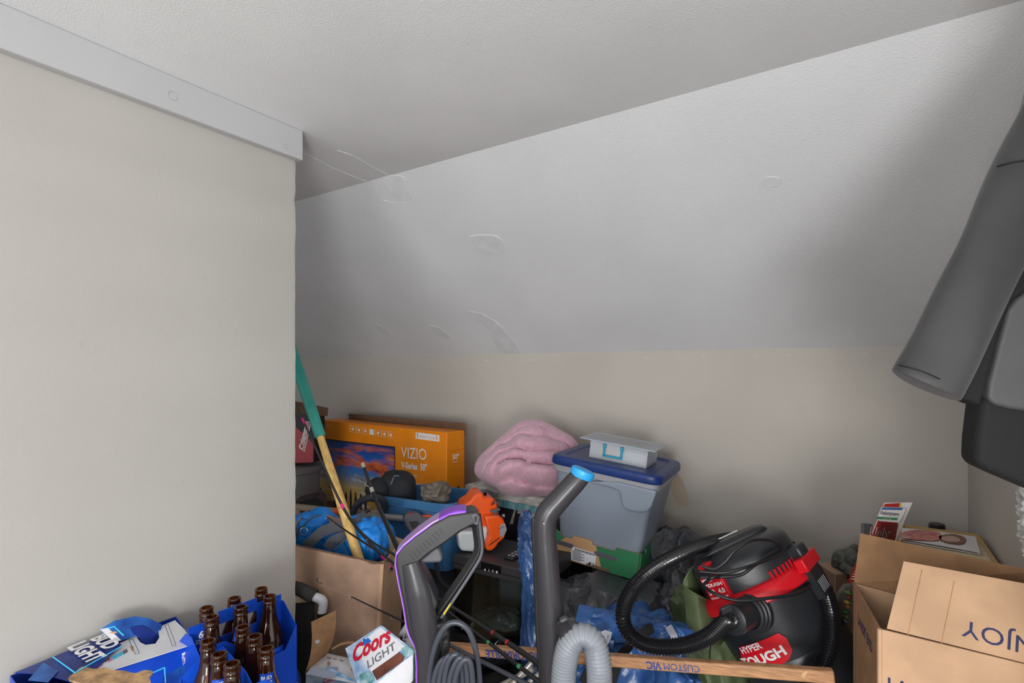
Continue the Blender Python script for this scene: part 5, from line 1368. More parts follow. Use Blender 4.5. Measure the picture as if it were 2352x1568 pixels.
text('HYPER', None, dloc(1708, 1500), dloc(1753, 1486), 'white_ink', lab, bold=0.03, warp=lambda x, y: wrp(x, y, 0.0012), local=True, fine=0.01)
text('TOUGH', None, dloc(1714, 1530), dloc(1808, 1499), 'white_ink', lab, bold=0.04, warp=lambda x, y: wrp(x, y, 0.0012), local=True, hs=0.85, fine=0.01)
# inlet port and hose
ip = P(1712, 1412, 1.36); idr = (P(1640, 1440, 1.28) - ip).normalized()
part('inlet_ring', lathe(NB(), ip - idr * 0.045, idr, [(0, 0), (0.050, 0), (0.050, 0.014), (0.046, 0.016), (0.046, 0.024), (0.042, 0.026), (0.042, 0.034), (0.036, 0.036)], 32), 'vac_black', t)
part('hose_cuff', lathe(NB(), ip - idr * 0.02, idr, [(0.034, 0), (0.033, 0.062), (0.036, 0.064), (0.036, 0.078), (0.029, 0.082), (0.018, 0.083)], 32), 'vac_black', t)
part('inlet_tab', box(NB(), CF(1672, 1402, 1.30, roll=20), -0.016, 0.012, -0.004, 0.012, -0.005, 0.005), 'vac_black', t, bev=0.002)
hp_ = [ip + idr * 0.045, ip + idr * 0.07, ip + idr * 0.095, P(1625, 1462, 1.275), P(1570, 1482, 1.26), P(1505, 1484, 1.26), P(1455, 1464, 1.27), P(1431, 1420, 1.29), P(1445, 1366, 1.33), P(1490, 1315, 1.38), P(1560, 1273, 1.46), P(1640, 1244, 1.60),
       P(1715, 1234, 1.74), P(1790, 1244, 1.72), P(1850, 1282, 1.58), P(1890, 1345, 1.42), P(1910, 1410, 1.34), P(1910, 1470, 1.30), P(1892, 1520, 1.28), P(1868, 1560, 1.27), P(1850, 1620, 1.26)]
part('black_hose', hose(NB(), catmull(hp_, 10), 0.0176, 0.0068, 0.11, 22), 'hose_black', t, ang=80)
# power cord wrapped round the head
cds = [[(1612, 1300), (1640, 1306), (1665, 1290), (1690, 1262), (1730, 1240), (1775, 1242), (1800, 1262)],
       [(1608, 1312), (1660, 1315), (1720, 1300), (1780, 1278), (1800, 1262)],
       [(1610, 1326), (1650, 1325), (1700, 1320), (1730, 1300), (1770, 1272), (1795, 1258)],
       [(1616, 1342), (1640, 1325), (1690, 1322)],
       [(1615, 1345), (1640, 1362), (1690, 1378), (1760, 1374), (1830, 1362), (1858, 1345), (1860, 1325)]]
for i, cd in enumerate(cds):
    dep = [1.335 if i < 4 else 1.325] * len(cd)
    pts = []
    for k, (x, y) in enumerate(cd):
        f = abs(k / (len(cd) - 1) - 0.45)
        pts.append(P(x, y, (1.343 + 0.12 * f * f + (0.02 if x > 1760 else 0)) if i < 4 else 1.325 + 0.30 * f * f))
    part('power_cord', tube(NB(), catmull(pts, 8), 0.0042, 10), 'cord_black', t)
q = RC - AXV * 0.36
bm = NB(); abox(bm, q.x - 0.12, q.x + 0.10, q.y - 0.13, q.y + 0.12, 0.0, q.z - 0.085)
single('black_crate', bm, 'black_plastic', 'black crate under the tilted shop vacuum', 'crate', bev=0.006)

# ------------------------------------------------------------------ open carton at the right wall
BL, FLc = P(1962, 1338, 1.215), P(2021, 1444, 1.0)
ztp = (BL.z + FLc.z) / 2; BL.z = FLc.z = ztp
BR = Vector((RX - 0.012, BL.y - 0.085, ztp)); FRc = Vector((RX - 0.012, FLc.y - 0.02, ztp))
t = thing('open_carton', 'open tan cardboard carton with raised flaps beside the right wall', 'box', Vector(((BL.x + FRc.x) / 2, (BL.y + FRc.y) / 2, 0)))
dn = Vector((0, 0, -ztp + 0.002)); sk = FWD * 0.0
fpn = part('front_panel', sheet(NB(), [FLc + dn, FRc + dn, FRc, FLc], 0.004), 'cardboard_light', t)
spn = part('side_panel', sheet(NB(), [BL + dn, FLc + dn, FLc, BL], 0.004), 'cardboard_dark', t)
part('side_panel', sheet(NB(), [FRc + dn, BR + dn, BR, FRc], 0.004), 'cardboard_light', t)
part('back_panel', sheet(NB(), [BR + dn, BL + dn, BL, BR], 0.004), 'cardboard_light', t)
part('base', sheet(NB(), [BL + dn, FLc + dn, FRc + dn, BR + dn], 0.004), 'cardboard_light', t)
tlp = P(1977, 1224, 1.23); trp = P(2322, 1307, 1.0)
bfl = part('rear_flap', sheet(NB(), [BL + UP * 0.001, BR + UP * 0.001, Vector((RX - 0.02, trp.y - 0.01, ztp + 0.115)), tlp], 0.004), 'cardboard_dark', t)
ft = P(2076, 1289, 1.03); hl_p = P(2037, 1449, 1.0); hl_p.z = ztp
frt = FRc + (ft - hl_p)
ffl = part('front_flap', sheet(NB(), [hl_p, FRc + UP * 0.001, frt, ft], 0.004), 'cardboard_light', t)
FFl = Fr(hl_p, FRc - hl_p, ft - hl_p)
if (CAM - FFl.o).dot(FFl.n) < 0: print('flap frame flipped')
text('ENJOY', FFl, (2420, 1482), (2211, 1423), 'navy_ink', ffl, lift=0.0024, hs=1.0)
for xs in (((2118, 1308), (2085, 1462)), ((2192, 1334), (2162, 1480))):
    part('crease', tube(NB(), [FFl.w(*FFl.pix(*xs[0]), 0.002), FFl.w(*FFl.pix(*xs[1]), 0.002)], 0.0009, 5), 'kraft', ffl)
SP = Fr(BL, FLc - BL, UP)
text("LANDS' END", SP, (1973, 1430), (2006, 1502), 'navy_ink', spn, bold=0.03, lift=0.0022, hs=1.3)
FPf = Fr(FLc, FRc - FLc, UP)
text("LANDS' END", FPf, (2040, 1578), (2300, 1650), 'navy_ink', fpn, bold=0.02, lift=0.0022)
part('tape_tab', sheet(NB(), [P(2037, 1358, 1.17), P(2054, 1359, 1.17), P(2054, 1365, 1.165), P(2038, 1365, 1.165)], 0.001), 'paperboard_white', t)
part('corner_crease', tube(NB(), [FLc + (CAM - FLc).normalized() * 0.001, FLc + dn], 0.0045, 6), 'cardboard_light', t)

# things heaped behind the carton
zp = P(2200, 1270, 1.40).z
t = thing('framed_panel', 'pale wooden picture frame lying face down behind the open carton', 'frame', W(2200, 1270, 'z', zp))
pq = [W(2062, 1236, 'z', zp), W(2290, 1300, 'z', zp - 0.0), W(2268, 1236, 'z', zp), W(2110, 1212, 'z', zp)]
pq = [W(2062, 1300, 'z', zp), W(2300, 1308, 'z', zp), W(2258, 1236, 'z', zp), W(2075, 1212, 'z', zp)]
for p_ in pq: p_.x = min(p_.x, RX - 0.014)
part('panel', sheet(NB(), pq, 0.006), 'plywood', t)
for i, (a_, b_) in enumerate(((0, 1), (1, 2), (2, 3), (3, 0))):
    part('frame_rail', tube(NB(), [pq[a_] + UP * 0.004, pq[b_] + UP * 0.004], 0.006, 4), 'frame_gold', t)
t0_ = zp + 0.010
ph = [W(2068, 1238, 'z', t0_), W(2252, 1270, 'z', t0_), W(2240, 1232, 'z', t0_), W(2072, 1212, 'z', t0_)]
PHF = Fr(ph[0], ph[1] - ph[0], ph[3] - ph[0])
t = thing('photo_print', 'white photo print of a child in pink lying on the wooden panel', 'photo', ph[0])
part('paper', sheet(NB(), ph, 0.0008, 6, 4, lambda s, u: 0.006 * s * (1 - s)), 'photo_paper', t)
PHF = PHF.off(0.0036) if PHF.n.z > 0 else PHF.off(-0.0036)
zz = (0.0, 0.0006) if PHF.n.z > 0 else (-0.0006, 0.0)
def blot(pts, m, nm, dz=0):
    o = catmull([Vector((*PHF.pix(*p), 0)) for p in pts], 5, True)
    part(nm, prism(NB(), PHF, [(p.x, p.y) for p in o], zz[0] + dz, zz[1] + dz), m, t)
blot([(2070, 1224), (2100, 1217), (2150, 1221), (2163, 1230), (2155, 1241), (2110, 1240), (2074, 1236)], 'dress_print', 'printed_dress')
blot([(2158, 1231), (2185, 1226), (2212, 1232), (2219, 1241), (2208, 1249), (2178, 1247), (2162, 1241)], 'hair_print', 'printed_hair')
blot([(2163, 1234), (2185, 1231), (2203, 1237), (2203, 1244), (2182, 1244), (2166, 1241)], 'skin_print', 'printed_face', 0.0007)
blot([(2072, 1230), (2090, 1232), (2090, 1237), (2073, 1236)], 'skin_print', 'printed_arm', 0.0007)
part('support', sheet(NB(), [ph[0] - UP * 0.004, ph[1] - UP * 0.004, ph[2] - UP * 0.004, ph[3] - UP * 0.004], 0.002), 'photo_paper', t)
bm = NB(); abox(bm, 0.0, RX - 0.01, 1.50, 1.97, 0, zp - 0.012)
t = thing('brown_carton', 'brown carton in the corner under the wooden frame', 'box', (0.1, 1.72, 0)); part('carton_body', bm, 'cardboard', t, bev=0.004)
t = thing('capped_canister', 'tall dark canister with a black ribbed screw cap behind the photo print', 'canister', Vector((P(2152, 1209, 1.70).x, P(2152, 1209, 1.70).y, 0)))
q = P(2152, 1209, 1.70)
part('canister_body', lathe(NB(), (q.x, q.y, 0.0), UP, [(0, 0), (0.036, 0), (0.038, 0.004), (0.038, q.z - 0.10), (0.034, q.z - 0.05), (0.020, q.z - 0.014), (0, q.z - 0.012)], 24), 'black_gloss', t)
part('screw_cap', lathe(NB(), (q.x, q.y, q.z - 0.012), UP, [(0.019, 0), (0.0215, 0.002), (0.0215, 0.018), (0.018, 0.022), (0, 0.022)], 12), 'black_plastic', t, ang=20)
# fishing tackle packs
sf = CF(2040, 1230, 1.40, roll=-16, yaw=-8)
t = thing('tackle_pack', 'red blister pack with a white brand tab standing behind the open carton', 'pack', P(2030, 1300, 1.40))
part('backing_card', prism(NB(), sf, sf.poly([(2033, 1155), (2097, 1154), (2062, 1235), (2048, 1268), (1990, 1262), (2010, 1210)]), -0.004, -0.002), 'photo_paper', t)
decal('red_card', sf, [(2033, 1157), (2070, 1155), (2058, 1235), (2046, 1266), (1992, 1260), (2012, 1210)], 'pack_red', t, -0.002, -0.0012)
decal('yellow_stripe', sf, [(2068, 1155), (2072, 1155), (2071, 1164), (2066, 1164)], 'lure_yellow', t, -0.0012, -0.0006)
part('brand_tab', prism(NB(), sf, sf.poly([(2012, 1190), (2024, 1163), (2076, 1164), (2074, 1172), (2062, 1196), (2058, 1198), (2014, 1194)]), 0.0, 0.012), 'photo_paper', t, bev=0.002)
sft = sf.off(0.012)
decal('blue_band', sft, [(2027, 1165), (2074, 1166), (2071, 1171), (2024, 1170)], 'pack_blue', t)
decal('green_band', sft, [(2015, 1186), (2062, 1189), (2060, 1194), (2013, 1191)], 'pack_green', t)
text('Shakespeare', sft, (2020, 1180), (2064, 1184), 'black_ink', t, shear=0.3, hs=1.5, bold=0.01)
text('SINCE 1897', sft, (2028, 1191), (2047, 1192), 'photo_paper', t, lift=0.0018)
text('Ugly', sf, (1996, 1230), (2046, 1234), 'white_ink', t, bold=0.05, lift=0.003, hs=1.25, shear=0.2)
text('Ugly', sf, (1997, 1229), (2045, 1233), 'pack_red', t, bold=0.01, lift=0.0042, hs=1.25, shear=0.2)
part('blister', prism(NB(), sf, sf.poly([(2020, 1200), (2060, 1202), (2046, 1252), (2000, 1250)]), 0.006, 0.008), 'clear_plastic', t)
bm = NB(); q = P(1988, 1205, 1.46); fr = CF(1988, 1240, 1.46)
prism(bm, fr, fr.poly([(1982, 1202), (2006, 1204), (2004, 1310), (1982, 1310)]), -0.01, 0.0)
single('grey_binder', bm, 'grey_plastic', 'dark grey binder edge beside the red tackle pack', 'binder', bev=0.003)
c = P(1955, 1292, 1.75)
single('camo_cap', blob(NB(), c, (0.045, 0.05, 0.045), (RGT + UP * 0.4, FWD, UP), lambda p, l: 0.055 * billow(p, 17, 0.9, seed=44) + 0.012 * billow(p, 40, seed=4) - 0.018, 90, 60), 'camo', 'crumpled grey camouflage cap behind the open carton', 'cap')
bm = NB(); f3 = CF(1950, 1400, 1.75); prism(bm, f3, f3.poly([(1918, 1318), (1985, 1312), (1985, 1775), (1918, 1775)]), -0.10, 0.0)
t = thing('narrow_carton', 'narrow tan carton under the camouflage cap', 'box', P(1950, 1775, 1.77)); part('carton_body', bm, 'cardboard', t, bev=0.003)
# red instruction card
rc_ = CF(1968, 1305, 1.45, roll=-22)
t = thing('red_card', 'tall red card with white printed lines beside the open carton', 'card', P(1955, 1360, 1.45))
part('card', prism(NB(), rc_, rc_.poly([(1975, 1272), (1990, 1276), (1970, 1350), (1944, 1346), (1948, 1335)]), -0.001, 0.001), 'pack_red', t)
for k in range(8):
    y = 1288 + k * 5.6; x = 1972 - k * 2.6
    part('printed_line', prism(NB(), rc_, rc_.poly([(x, y), (x + 11, y + 2), (x + 10.6, y + 4), (x - 0.4, y + 2)]), 0.0011, 0.0016), 'white_ink', t)
text('COMPLETE', rc_, (1953, 1337), (1972, 1341), 'white_ink', t, lift=0.0016)
# clear pack of lures
lf_ = CF(1945, 1400, 1.42, roll=-18, yaw=-10)
t = thing('lure_pack', 'clear plastic pack of coloured fishing lures leaning on the open carton', 'pack', P(1940, 1480, 1.42))
part('clear_shell', prism(NB(), lf_, lf_.poly([(1924, 1362), (1940, 1342), (1966, 1340), (1968, 1350), (1962, 1400), (1936, 1478), (1922, 1468), (1918, 1400)]), 0.010, 0.0115), 'clear_plastic', t)
part('backing_card', prism(NB(), lf_, lf_.poly([(1924, 1362), (1940, 1342), (1966, 1340), (1968, 1350), (1962, 1400), (1936, 1478), (1922, 1468), (1918, 1400)]), -0.006, -0.004), 'cloth_taupe', t)
lcol = ['lure_green', 'pack_red', 'lure_yellow', 'lure_orange', 'pack_green', 'lure_green', 'light_grey_plastic', 'lure_yellow', 'light_grey_plastic', 'lure_orange']
for k in range(10):
    a_ = lf_.pix(1938 + (k % 2) * 6 - k * 0.8, 1356 + k * 11); b_ = lf_.pix(1956 - k * 1.5, 1362 + k * 11)
    part('lure', tube(NB(), [lf_.w(*a_, 0.003), lf_.w((a_[0] + b_[0]) / 2, (a_[1] + b_[1]) / 2, 0.004), lf_.w(*b_, 0.003)], [0.003, 0.0058, 0.002], 10), lcol[k], t)
# ------------------------------------------------------------------ jacket on the right wall
JF = CF(2200, 700, 0.78, yaw=-6)
t = thing('hanging_jacket', 'dark grey jacket with black side panels hanging at the right wall', 'jacket', P(2330, 1100, 0.80))
sl = [P(2560, 30, 0.81), P(2490, 155, 0.80), P(2424, 289, 0.79), P(2360, 408, 0.78), P(2248, 632, 0.768), P(2176, 790, 0.758), P(2134, 868, 0.754), P(2126, 882, 0.754)]
sp = catmull(sl, 10)
bm = tube(NB(), sp, [0.056, 0.054, 0.050, 0.048, 0.0465, 0.0455, 0.0465, 0.0465], 44, sx=0.66, sy=1.0, ref=FWD)
for v in bm.verts:
    n_ = noise.noise(Vector((v.co.x * 14, v.co.y * 14, v.co.z * 4))); v.co += -FWD * 0.009 * n_
part('sleeve', bm, 'jacket_grey', t, ang=70)
def on_sleeve(pts, w, m, nm):
    part(nm, tube(NB(), catmull(pts, 8), w, 8), m, t)
on_sleeve([P(2292, 382, 0.768), P(2310, 377, 0.752), P(2345, 370, 0.744), P(2400, 368, 0.742), P(2430, 380, 0.752)], 0.0014, 'jacket_black', 'shoulder_seam')
on_sleeve([P(2064, 838, 0.748), P(2080, 842, 0.734), P(2110, 850, 0.7245), P(2150, 866, 0.723), P(2185, 886, 0.736)], 0.0009, 'jacket_black', 'cuff_seam')
# black underarm panel and body with lighter front panel
bx = Fr(P(2300, 900, 0.775), RGT * 0.9 + FWD * -0.30, UP)
def vol(pts, fr, z0, z1, m, nm, bev=0.012):
    part(nm, prism(NB(), fr, fr.poly(pts), z0, z1), m, t, bev=bev, bseg=4)
vol([(2500, 120), (2500, 1180), (2352, 1118), (2300, 1096), (2240, 1068), (2243, 1010), (2252, 935), (2262, 880), (2300, 740), (2352, 590), (2420, 300)], bx, -0.055, 0.0, 'jacket_black', 'body')
vol([(2500, 560), (2500, 990), (2400, 952), (2352, 944), (2310, 938), (2272, 928), (2258, 912), (2262, 880), (2285, 790), (2306, 712), (2325, 688), (2360, 664), (2420, 640)], bx, -0.01, 0.010, 'jacket_panel', 'front_panel', 0.009)
vol([(2178, 902), (2210, 820), (2280, 680), (2352, 540), (2420, 440), (2420, 640), (2330, 690), (2300, 760), (2268, 880), (2256, 932), (2235, 924)], CF(2230, 860, 0.765), -0.03, 0.0, 'jacket_black', 'underarm_panel', 0.006)
on_sleeve([P(2274, 1076, 0.782), P(2276, 1030, 0.78), P(2284, 965, 0.78), P(2300, 945, 0.78)], 0.0012, 'jacket_grey', 'side_seam')
on_sleeve([P(2242, 1050, 0.80), P(2290, 1072, 0.79), P(2360, 1098, 0.78)], 0.001, 'jacket_grey', 'hem_seam')
q = P(2440, 20, 0.82)
part('hook', tube(NB(), catmull([Vector((q.x, q.y, q.z)), Vector((q.x + 0.02, q.y, q.z + 0.03)), Vector((RX - 0.001, q.y + 0.02, q.z + 0.04))], 6), 0.004, 8), 'steel', t)
# pale fluffy garment below the jacket
c = P(2448, 1190, 0.84)
def fur(p, l): return 0.010 * noise.noise(p * 60) + 0.006 * noise.noise(p * 160)
t = thing('fluffy_garment', 'white fluffy garment hanging below the grey jacket', 'garment', c - UP * 0.12)
part('fleece_body', blob(NB(), c, (0.060, 0.05, 0.11), CAMAX, fur, 150, 110), 'fur_white', t, ang=180)
part('fluffy_collar', blob(NB(), c + UP * 0.09, (0.045, 0.04, 0.04), CAMAX, fur, 90, 60), 'fur_white', t, ang=180)

# ------------------------------------------------------------------ mesh chair back with a white pipe elbow
MF = CF(700, 1450, 1.645, yaw=8)
t = thing('mesh_chair', 'black mesh folding chair with a white pipe elbow before the cardboard box', 'chair', Vector((P(700, 1500, 1.65).x, P(700, 1500, 1.65).y, 0)))
x0, y1_ = MF.pix(610, 1360); x1, _ = MF.pix(722, 1400); y0_ = -MF.o.z + 0.10
ytop = MF.pix(680, 1378)[1]
bm = NB()
n = int((x1 - x0) / 0.0034)
for k in range(n):
    x = x0 + (x1 - x0) * k / n
    tube(bm, [MF.w(x, ytop - 0.012, 0), MF.w(x, y0_ + 0.25, 0)], 0.0009, 4, cap=False)
m2 = int((ytop - y0_ - 0.25) / 0.0044)
for k in range(m2):
    y = y0_ + 0.25 + (ytop - 0.012 - y0_ - 0.25) * k / m2
    tube(bm, [MF.w(x0, y, 0.0006), MF.w(x1, y, 0.0006)], 0.0011, 4, cap=False)
o_ = part('mesh_back', bm, 'mesh_black', t); o_['kind'] = 'stuff'
part('mesh_backing', box(NB(), MF, x0, x1, y0_ + 0.25, ytop - 0.01, -0.004, -0.002), 'black_ink', t)
sl_ = [P(620, 1335, 1.645), P(690, 1353, 1.642), P(722, 1370, 1.638)]
part('fabric_sleeve', tube(NB(), sl_, [0.020, 0.020, 0.0215], 20), 'mesh_black', t)
el = catmull([P(712, 1366, 1.637), P(730, 1373, 1.635), P(738, 1377, 1.634), P(742, 1384, 1.634), P(741, 1398, 1.634), P(739, 1408, 1.634)], 8)
part('pipe_elbow', tube(NB(), el, [0.0125, 0.0135, 0.0142, 0.0142, 0.0135, 0.0128, 0.0128], 22), 'pvc_white', t)
part('elbow_collar', tube(NB(), [P(711, 1366, 1.637), P(718, 1368, 1.636)], 0.0155, 22), 'pvc_white', t)
part('side_rail', tube(NB(), [P(739, 1406, 1.634), Vector((P(735, 1600, 1.63).x, P(735, 1600, 1.63).y, 0.012))], 0.0135, 18), 'black_plastic', t)

# ------------------------------------------------------------------ can cartons with a red script logo
dC = 1.36
t = thing('can_carton', 'opened white and blue can carton with a torn brown flap standing up', 'carton', P(770, 1700, dC))
c = P(768, 1560, dC); 
rd = catmull([Vector((*CF(768, 1560, dC).pix(*p), 0)) for p in [(703, 1546), (712, 1530), (735, 1505), (757, 1495), (790, 1500), (812, 1512), (822, 1530), (830, 1568), (835, 1700), (703, 1700)]], 4, True)
K = CF(768, 1560, dC, yaw=-14)
front = K.poly([(703, 1546), (760, 1534), (828, 1568), (828, 1720), (703, 1720)])
part('front_panel', prism(NB(), K, front, -0.001, 0.001), 'snow_print', t)
top = [P(703, 1546, dC), P(828, 1570, dC - 0.02), P(818, 1512, dC + 0.10), P(745, 1496, dC + 0.11)]
part('top_panel', sheet(NB(), [P(703, 1548, dC), P(826, 1570, dC - 0.02), P(820, 1515, dC + 0.10), P(742, 1498, dC + 0.12)], 0.0014, 10, 8, lambda s, u: 0.018 * math.sin(math.pi * u) * math.sin(math.pi * s)), 'paperboard_white', t)
tpn = Fr(P(703, 1548, dC), P(826, 1570, dC - 0.02) - P(703, 1548, dC), P(742, 1498, dC + 0.12) - P(703, 1548, dC))
decal('sky_print', tpn.off(0.013), [(712, 1534), (740, 1533), (778, 1530), (772, 1550), (744, 1556), (708, 1548)], 'pale_grey_print', t)
for (x, y) in ((755, 1523), (808, 1537)):
    decal('glue_spot', tpn.off(0.018), [(x - 4, y - 2), (x + 2, y - 4), (x + 4, y + 1), (x - 1, y + 5)], 'kraft_torn', t)
for k in range(3):
    decal('fold_print', tpn.off(0.0175), [(752 + k * 14, 1509 + k * 3), (761 + k * 14, 1511 + k * 3), (759 + k * 14, 1512.5 + k * 3), (751 + k * 14, 1510.5 + k * 3)], 'grey_ink', t)
text('Coors', K, (744, 1568), (772, 1561), 'red_ink', t, bold=0.03, shear=0.3)
part('side_panel', sheet(NB(), [P(703, 1720, dC), P(742, 1720, dC + .12), P(742, 1498, dC + .12), P(703, 1548, dC)], 0.0014), 'snow_print', t)
part('side_panel', sheet(NB(), [P(826, 1720, dC - .02), P(820, 1720, dC + .10), P(820, 1515, dC + .10), P(826, 1570, dC - .02)], 0.0014), 'snow_print', t)
fq = [P(701, 1545, dC + 0.02), P(756, 1495, dC + 0.09), P(771, 1402, dC + 0.10), P(716, 1426, dC + 0.03)]
tf_ = part('torn_flap', sheet(NB(), [P(701, 1546, dC + .02), P(752, 1500, dC + .10), P(771, 1402, dC + .10), P(715, 1428, dC + .03)], 0.0016, 6, 8, lambda s, u: 0.010 * math.sin(math.pi * u)), 'kraft', t)
TFf = Fr(P(701, 1546, dC + .02), P(752, 1500, dC + .10) - P(701, 1546, dC + .02), P(715, 1428, dC + .03) - P(701, 1546, dC + .02))
for pts in ([(757, 1420), (763, 1416), (765, 1430), (765, 1455), (762, 1456), (761, 1432)], [(724, 1471), (731, 1468), (735, 1473), (728, 1478), (724, 1476)]):
    decal('glue_mark', TFf.off(0.012 if TFf.n.dot(CAM - TFf.o) > 0 else -0.012), pts, 'paperboard_white', tf_, 0.0, 0.001)
part('kraft_edge', tube(NB(), catmull([P(762, 1490, dC + .10), P(785, 1478, dC + .11), P(812, 1474, dC + .12)], 6), 0.006, 8, sx=0.3), 'kraft', t)
# second carton: slanting panel with the logo
dL = 1.27
q = [P(822, 1580, dL - 0.03), P(952, 1500, dL - 0.05), P(876, 1436, dL + 0.03), P(793, 1489, dL + 0.05)]
LG = Fr(q[0], q[1] - q[0], q[3] - q[0])
t = thing('logo_carton', 'can carton with a tilted panel carrying a red script logo', 'carton', P(880, 1720, dL))
o2 = catmull([Vector((*LG.pix(*p), 0)) for p in ((793, 1489), (874, 1436), (880, 1438), (952, 1494), (950, 1502), (866, 1568), (850, 1580), (825, 1582))], 1, True)
pnl = part('logo_panel', prism(NB(), LG, [(p.x, p.y) for p in o2], -0.0012, 0.0), 'snow_print', t)
decal('white_field', LG, [(812, 1488), (874, 1440), (915, 1470), (930, 1485), (856, 1545)], 'paperboard_white', pnl, 0.0002, 0.0006)
decal('mountain', LG, [(835, 1483), (834, 1465), (841, 1468), (846, 1464), (854, 1473)], 'mountain_blue', pnl, 0.0006, 0.001)
decal('can_picture', LG, [(855, 1541), (918, 1497), (930, 1508), (926, 1518), (866, 1562)], 'can_print', pnl, 0.0006, 0.001)
decal('pine_trees', LG, [(826, 1549), (850, 1541), (862, 1562), (842, 1580), (828, 1580)], 'pine_print', pnl, 0.0006, 0.001)
decal('pine_trees', LG, [(922, 1488), (938, 1484), (952, 1494), (950, 1502), (931, 1510)], 'pine_print', pnl, 0.0006, 0.001)
lgt = LG.off(0.0008)
text('Coors', lgt, (812, 1521), (900, 1470), 'red_ink', pnl, bold=0.035, shear=0.25, hs=1.15)
text('LIGHT', lgt, (846, 1535), (910, 1490), 'grey_ink', pnl, bold=0.01, hs=0.85)
part('white_panel', sheet(NB(), [P(866, 1720, dL - .045), P(948, 1720, dL - .05), P(948, 1502, dL - .05), P(866, 1566, dL - .045)], 0.0014), 'paperboard_white', t)
part('side_panel', sheet(NB(), [P(948, 1720, dL - .05), P(954, 1720, dL + .04), P(953, 1492, dL + .04), P(949, 1502, dL - .05)], 0.0014), 'pine_print', t)
part('side_panel', sheet(NB(), [P(800, 1720, dL + .04), P(866, 1720, dL - .045), P(866, 1566, dL - .045), P(826, 1580, dL - .02)], 0.0014), 'snow_print', t)
single('orange_can', lathe(NB(), P(948, 1640, 1.33), UP, [(0, 0), (0.02, 0), (0.022, 0.004), (0.022, 0.09), (0.018, 0.098), (0, 0.098)], 20), 'orange_plastic', 'small orange can squeezed between the logo carton and the upright cleaner', 'can')

# ------------------------------------------------------------------ fishing rods
def rod(pts, r, label, bands=(), guides=(), m='rod_black', group='fishing rods in the heap', bm_='rod_pink', bl=0.009):
    q = [P(*p) for p in pts]
    t = thing('fishing_rod', label, 'fishing rod', q[-1], group)
    sp = catmull(q, 8); n = len(sp)
    part('blank', tube(NB(), sp, r if isinstance(r, (list, tuple)) else [r * 0.6, r], 10), m, t)
    def at(f):
        i = f * (n - 1); k = min(int(i), n - 2); return sp[k].lerp(sp[k + 1], i - k), (sp[k + 1] - sp[k]).normalized(), (r[0] + (r[-1] - r[0]) * f if isinstance(r, (list, tuple)) else r * (0.6 + 0.4 * f))
    for f in bands:
        p, d, rr_ = at(f); part('winding', tube(NB(), [p - d * bl, p + d * bl], rr_ + 0.0006, 12), bm_, t)
    for f, s in guides:
        p, d, rr_ = at(f); u = (UP - d * d.dot(UP)).normalized() if abs(d.z) < .95 else RGT
        u = (-u + RGT * -0.3).normalized(); c = p + u * (rr_ + s); w = d.cross(u)
        rg = [c + (u * math.cos(k * .4488) + w * math.sin(k * .4488)) * s for k in range(15)]
        part('guide_ring', tube(NB(), rg, 0.0008, 6), 'steel', t)
    return t
rod([(676, 920, 1.80), (740, 1062, 1.78), (800, 1185, 1.73), (884, 1284, 1.66), (900, 1310, 1.655)], [0.003, 0.006], 'black fishing rod with bright pink windings leaning in the tall cardboard box', bands=(0.08, 0.45, 0.735, 0.82), guides=((0.45, 0.006), (0.77, 0.005), (0.83, 0.005)))
rod([(833, 1064, 1.85), (862, 1145, 1.78), (893, 1215, 1.68), (924, 1280, 1.58)], [0.0055, 0.0085], 'thick black rod section with a silver tip crossing the blue tote', bands=(0.02, 0.25), bm_='aluminium')
rod([(752, 1187, 1.72), (800, 1222, 1.68), (880, 1275, 1.58), (965, 1345, 1.46)], [0.0018, 0.0045], 'thin black fishing rod tip reaching over the blue duffel', guides=((0.0, 0.005), (0.12, 0.004), (0.55, 0.006)))
rod([(800, 1190, 1.70), (850, 1240, 1.62), (900, 1270, 1.55), (965, 1310, 1.46)], [0.002, 0.0045], 'slim black fishing rod passing behind the purple trim', guides=((0.3, 0.004), (0.6, 0.005)))
t = rod([(807, 1370, 1.50), (870, 1400, 1.45), (945, 1435, 1.38)], [0.0016, 0.0030], 'fine fishing rod tip in front of the plain cardboard box', guides=((0.0, 0.005), (0.72, 0.005)))
part('fishing_line', tube(NB(), [P(738, 1342, 1.555), P(807, 1370, 1.50)], 0.0003, 4), 'aluminium', t)
part('tip_guide', tube(NB(), catmull([P(730, 1326, 1.55), P(729, 1333, 1.55), P(732, 1337, 1.55), P(741, 1340, 1.55)], 4), 0.0012, 6), 'rod_black', t)
rod([(1000, 1370, 1.50), (1100, 1432, 1.42), (1200, 1498, 1.34), (1300, 1570, 1.27)], [0.0035, 0.0085], 'black fishing rod with red windings and big guide before the aquarium', bands=(0.44, 0.55), guides=((0.50, 0.014), (0.30, 0.008)), bm_='rod_red', bl=0.0025)
rod([(1005, 1385, 1.48), (1090, 1450, 1.40), (1180, 1520, 1.33), (1250, 1575, 1.28)], [0.0025, 0.0062], 'thin green-banded fishing rod lying before the aquarium', bands=(0.45, 0.72), guides=((0.25, 0.007),), bm_='pack_green', bl=0.004)
rod([(1015, 1472, 1.46), (1090, 1510, 1.40), (1160, 1545, 1.34), (1230, 1580, 1.29)], [0.0045, 0.0062], 'bluish grey rod butt lying under the wooden stick', m='cord_grey')
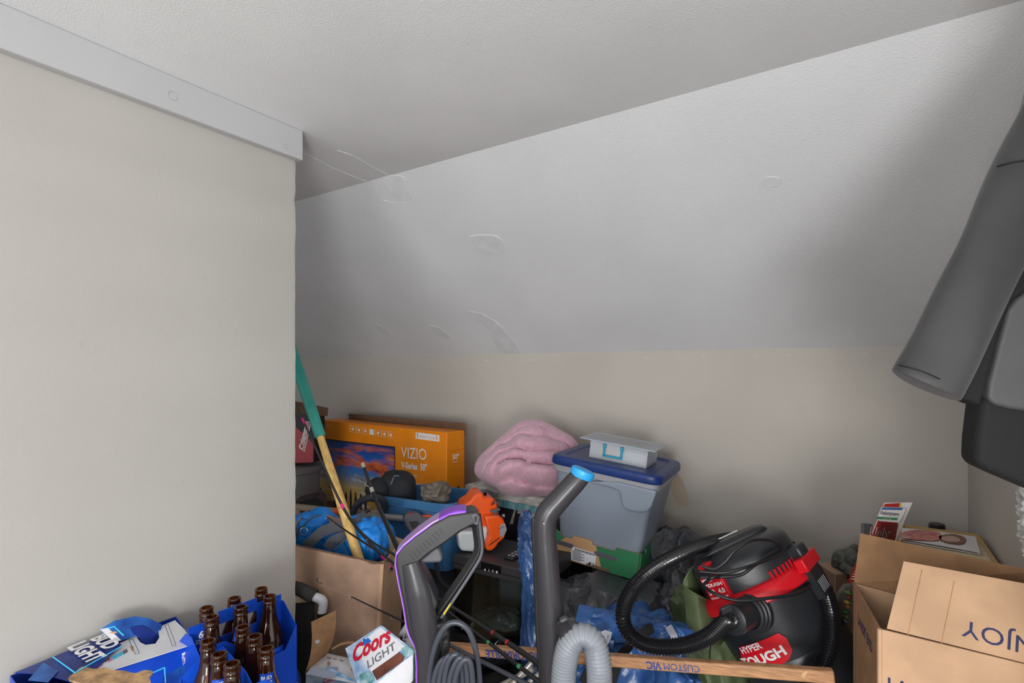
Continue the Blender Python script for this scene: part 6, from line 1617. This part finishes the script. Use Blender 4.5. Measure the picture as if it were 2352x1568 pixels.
# spinning reel
t = thing('fishing_reel', 'white spinning reel behind the logo carton', 'reel', P(945, 1470, 1.50))
part('spool', lathe(NB(), P(925, 1442, 1.50), (RGT - UP * 0.7), [(0, 0), (0.016, 0), (0.019, 0.003), (0.019, 0.012), (0.014, 0.016), (0.014, 0.030), (0.017, 0.034), (0, 0.036)], 24), 'pvc_white', t)
part('reel_body', blob(NB(), P(948, 1474, 1.50), (0.022, 0.02, 0.024), CAMAX, lambda p, l: 0.004 * noise.noise(p * 70), 32, 20), 'tank_white', t)
part('handle', tube(NB(), [P(930, 1455, 1.48), P(926, 1468, 1.47), P(934, 1472, 1.47)], 0.003, 8), 'steel', t)
part('foot', tube(NB(), [P(945, 1480, 1.50), P(948, 1510, 1.50)], 0.009, 10), 'black_plastic', t)
# loose things on the floor between the cleaners
t = thing('ribbed_hose', 'black ribbed hose lying under the wooden stick', 'hose', P(1180, 1530, 1.75))
part('hose_body', hose(NB(), catmull([P(1060, 1530, 1.85), P(1130, 1518, 1.82), P(1200, 1522, 1.78), P(1250, 1535, 1.74)], 12), 0.020, 0.008, 0.12, 16), 'hose_black', t, ang=80)
part('end_cuff', tube(NB(), [P(1055, 1532, 1.853), P(1068, 1528, 1.845)], 0.0235, 16), 'black_plastic', t)
for i, (a_, b_, r_) in enumerate((((1185, 1560, 1.60), (1240, 1500, 1.62), 0.008), ((1150, 1575, 1.62), (1225, 1535, 1.60), 0.009), ((1200, 1580, 1.58), (1246, 1540, 1.60), 0.007))):
    t = thing('tent_pole', ['aluminium tent pole leaning on the navy nylon roll', 'thick aluminium tent pole under the fishing rods', 'short aluminium tent pole beside the upright vacuum'][i], 'pole', P(*a_), 'tent poles')
    d_ = (P(*b_) - P(*a_)).normalized(); lo = P(*a_) - d_ * 0.12
    part('tube', tube(NB(), [lo, P(*b_)], r_, 12), 'aluminium', t)
    part('ferrule', tube(NB(), [P(*a_).lerp(P(*b_), .45), P(*a_).lerp(P(*b_), .6)], r_ + 0.0015, 12), 'steel', t)
bm = NB(); 
single('dark_cloth', clampz(blob(NB(), Vector((P(1110, 1560, 1.75).x, P(1110, 1560, 1.75).y, 0.14)), (0.15, 0.10, 0.15), CAMAX, bagf(51.0, 0.05, 7), 96, 56, 0.6, 0.8)), 'black_cloth', 'dark crumpled cloth on the floor under the fishing rods', 'cloth', ang=60)
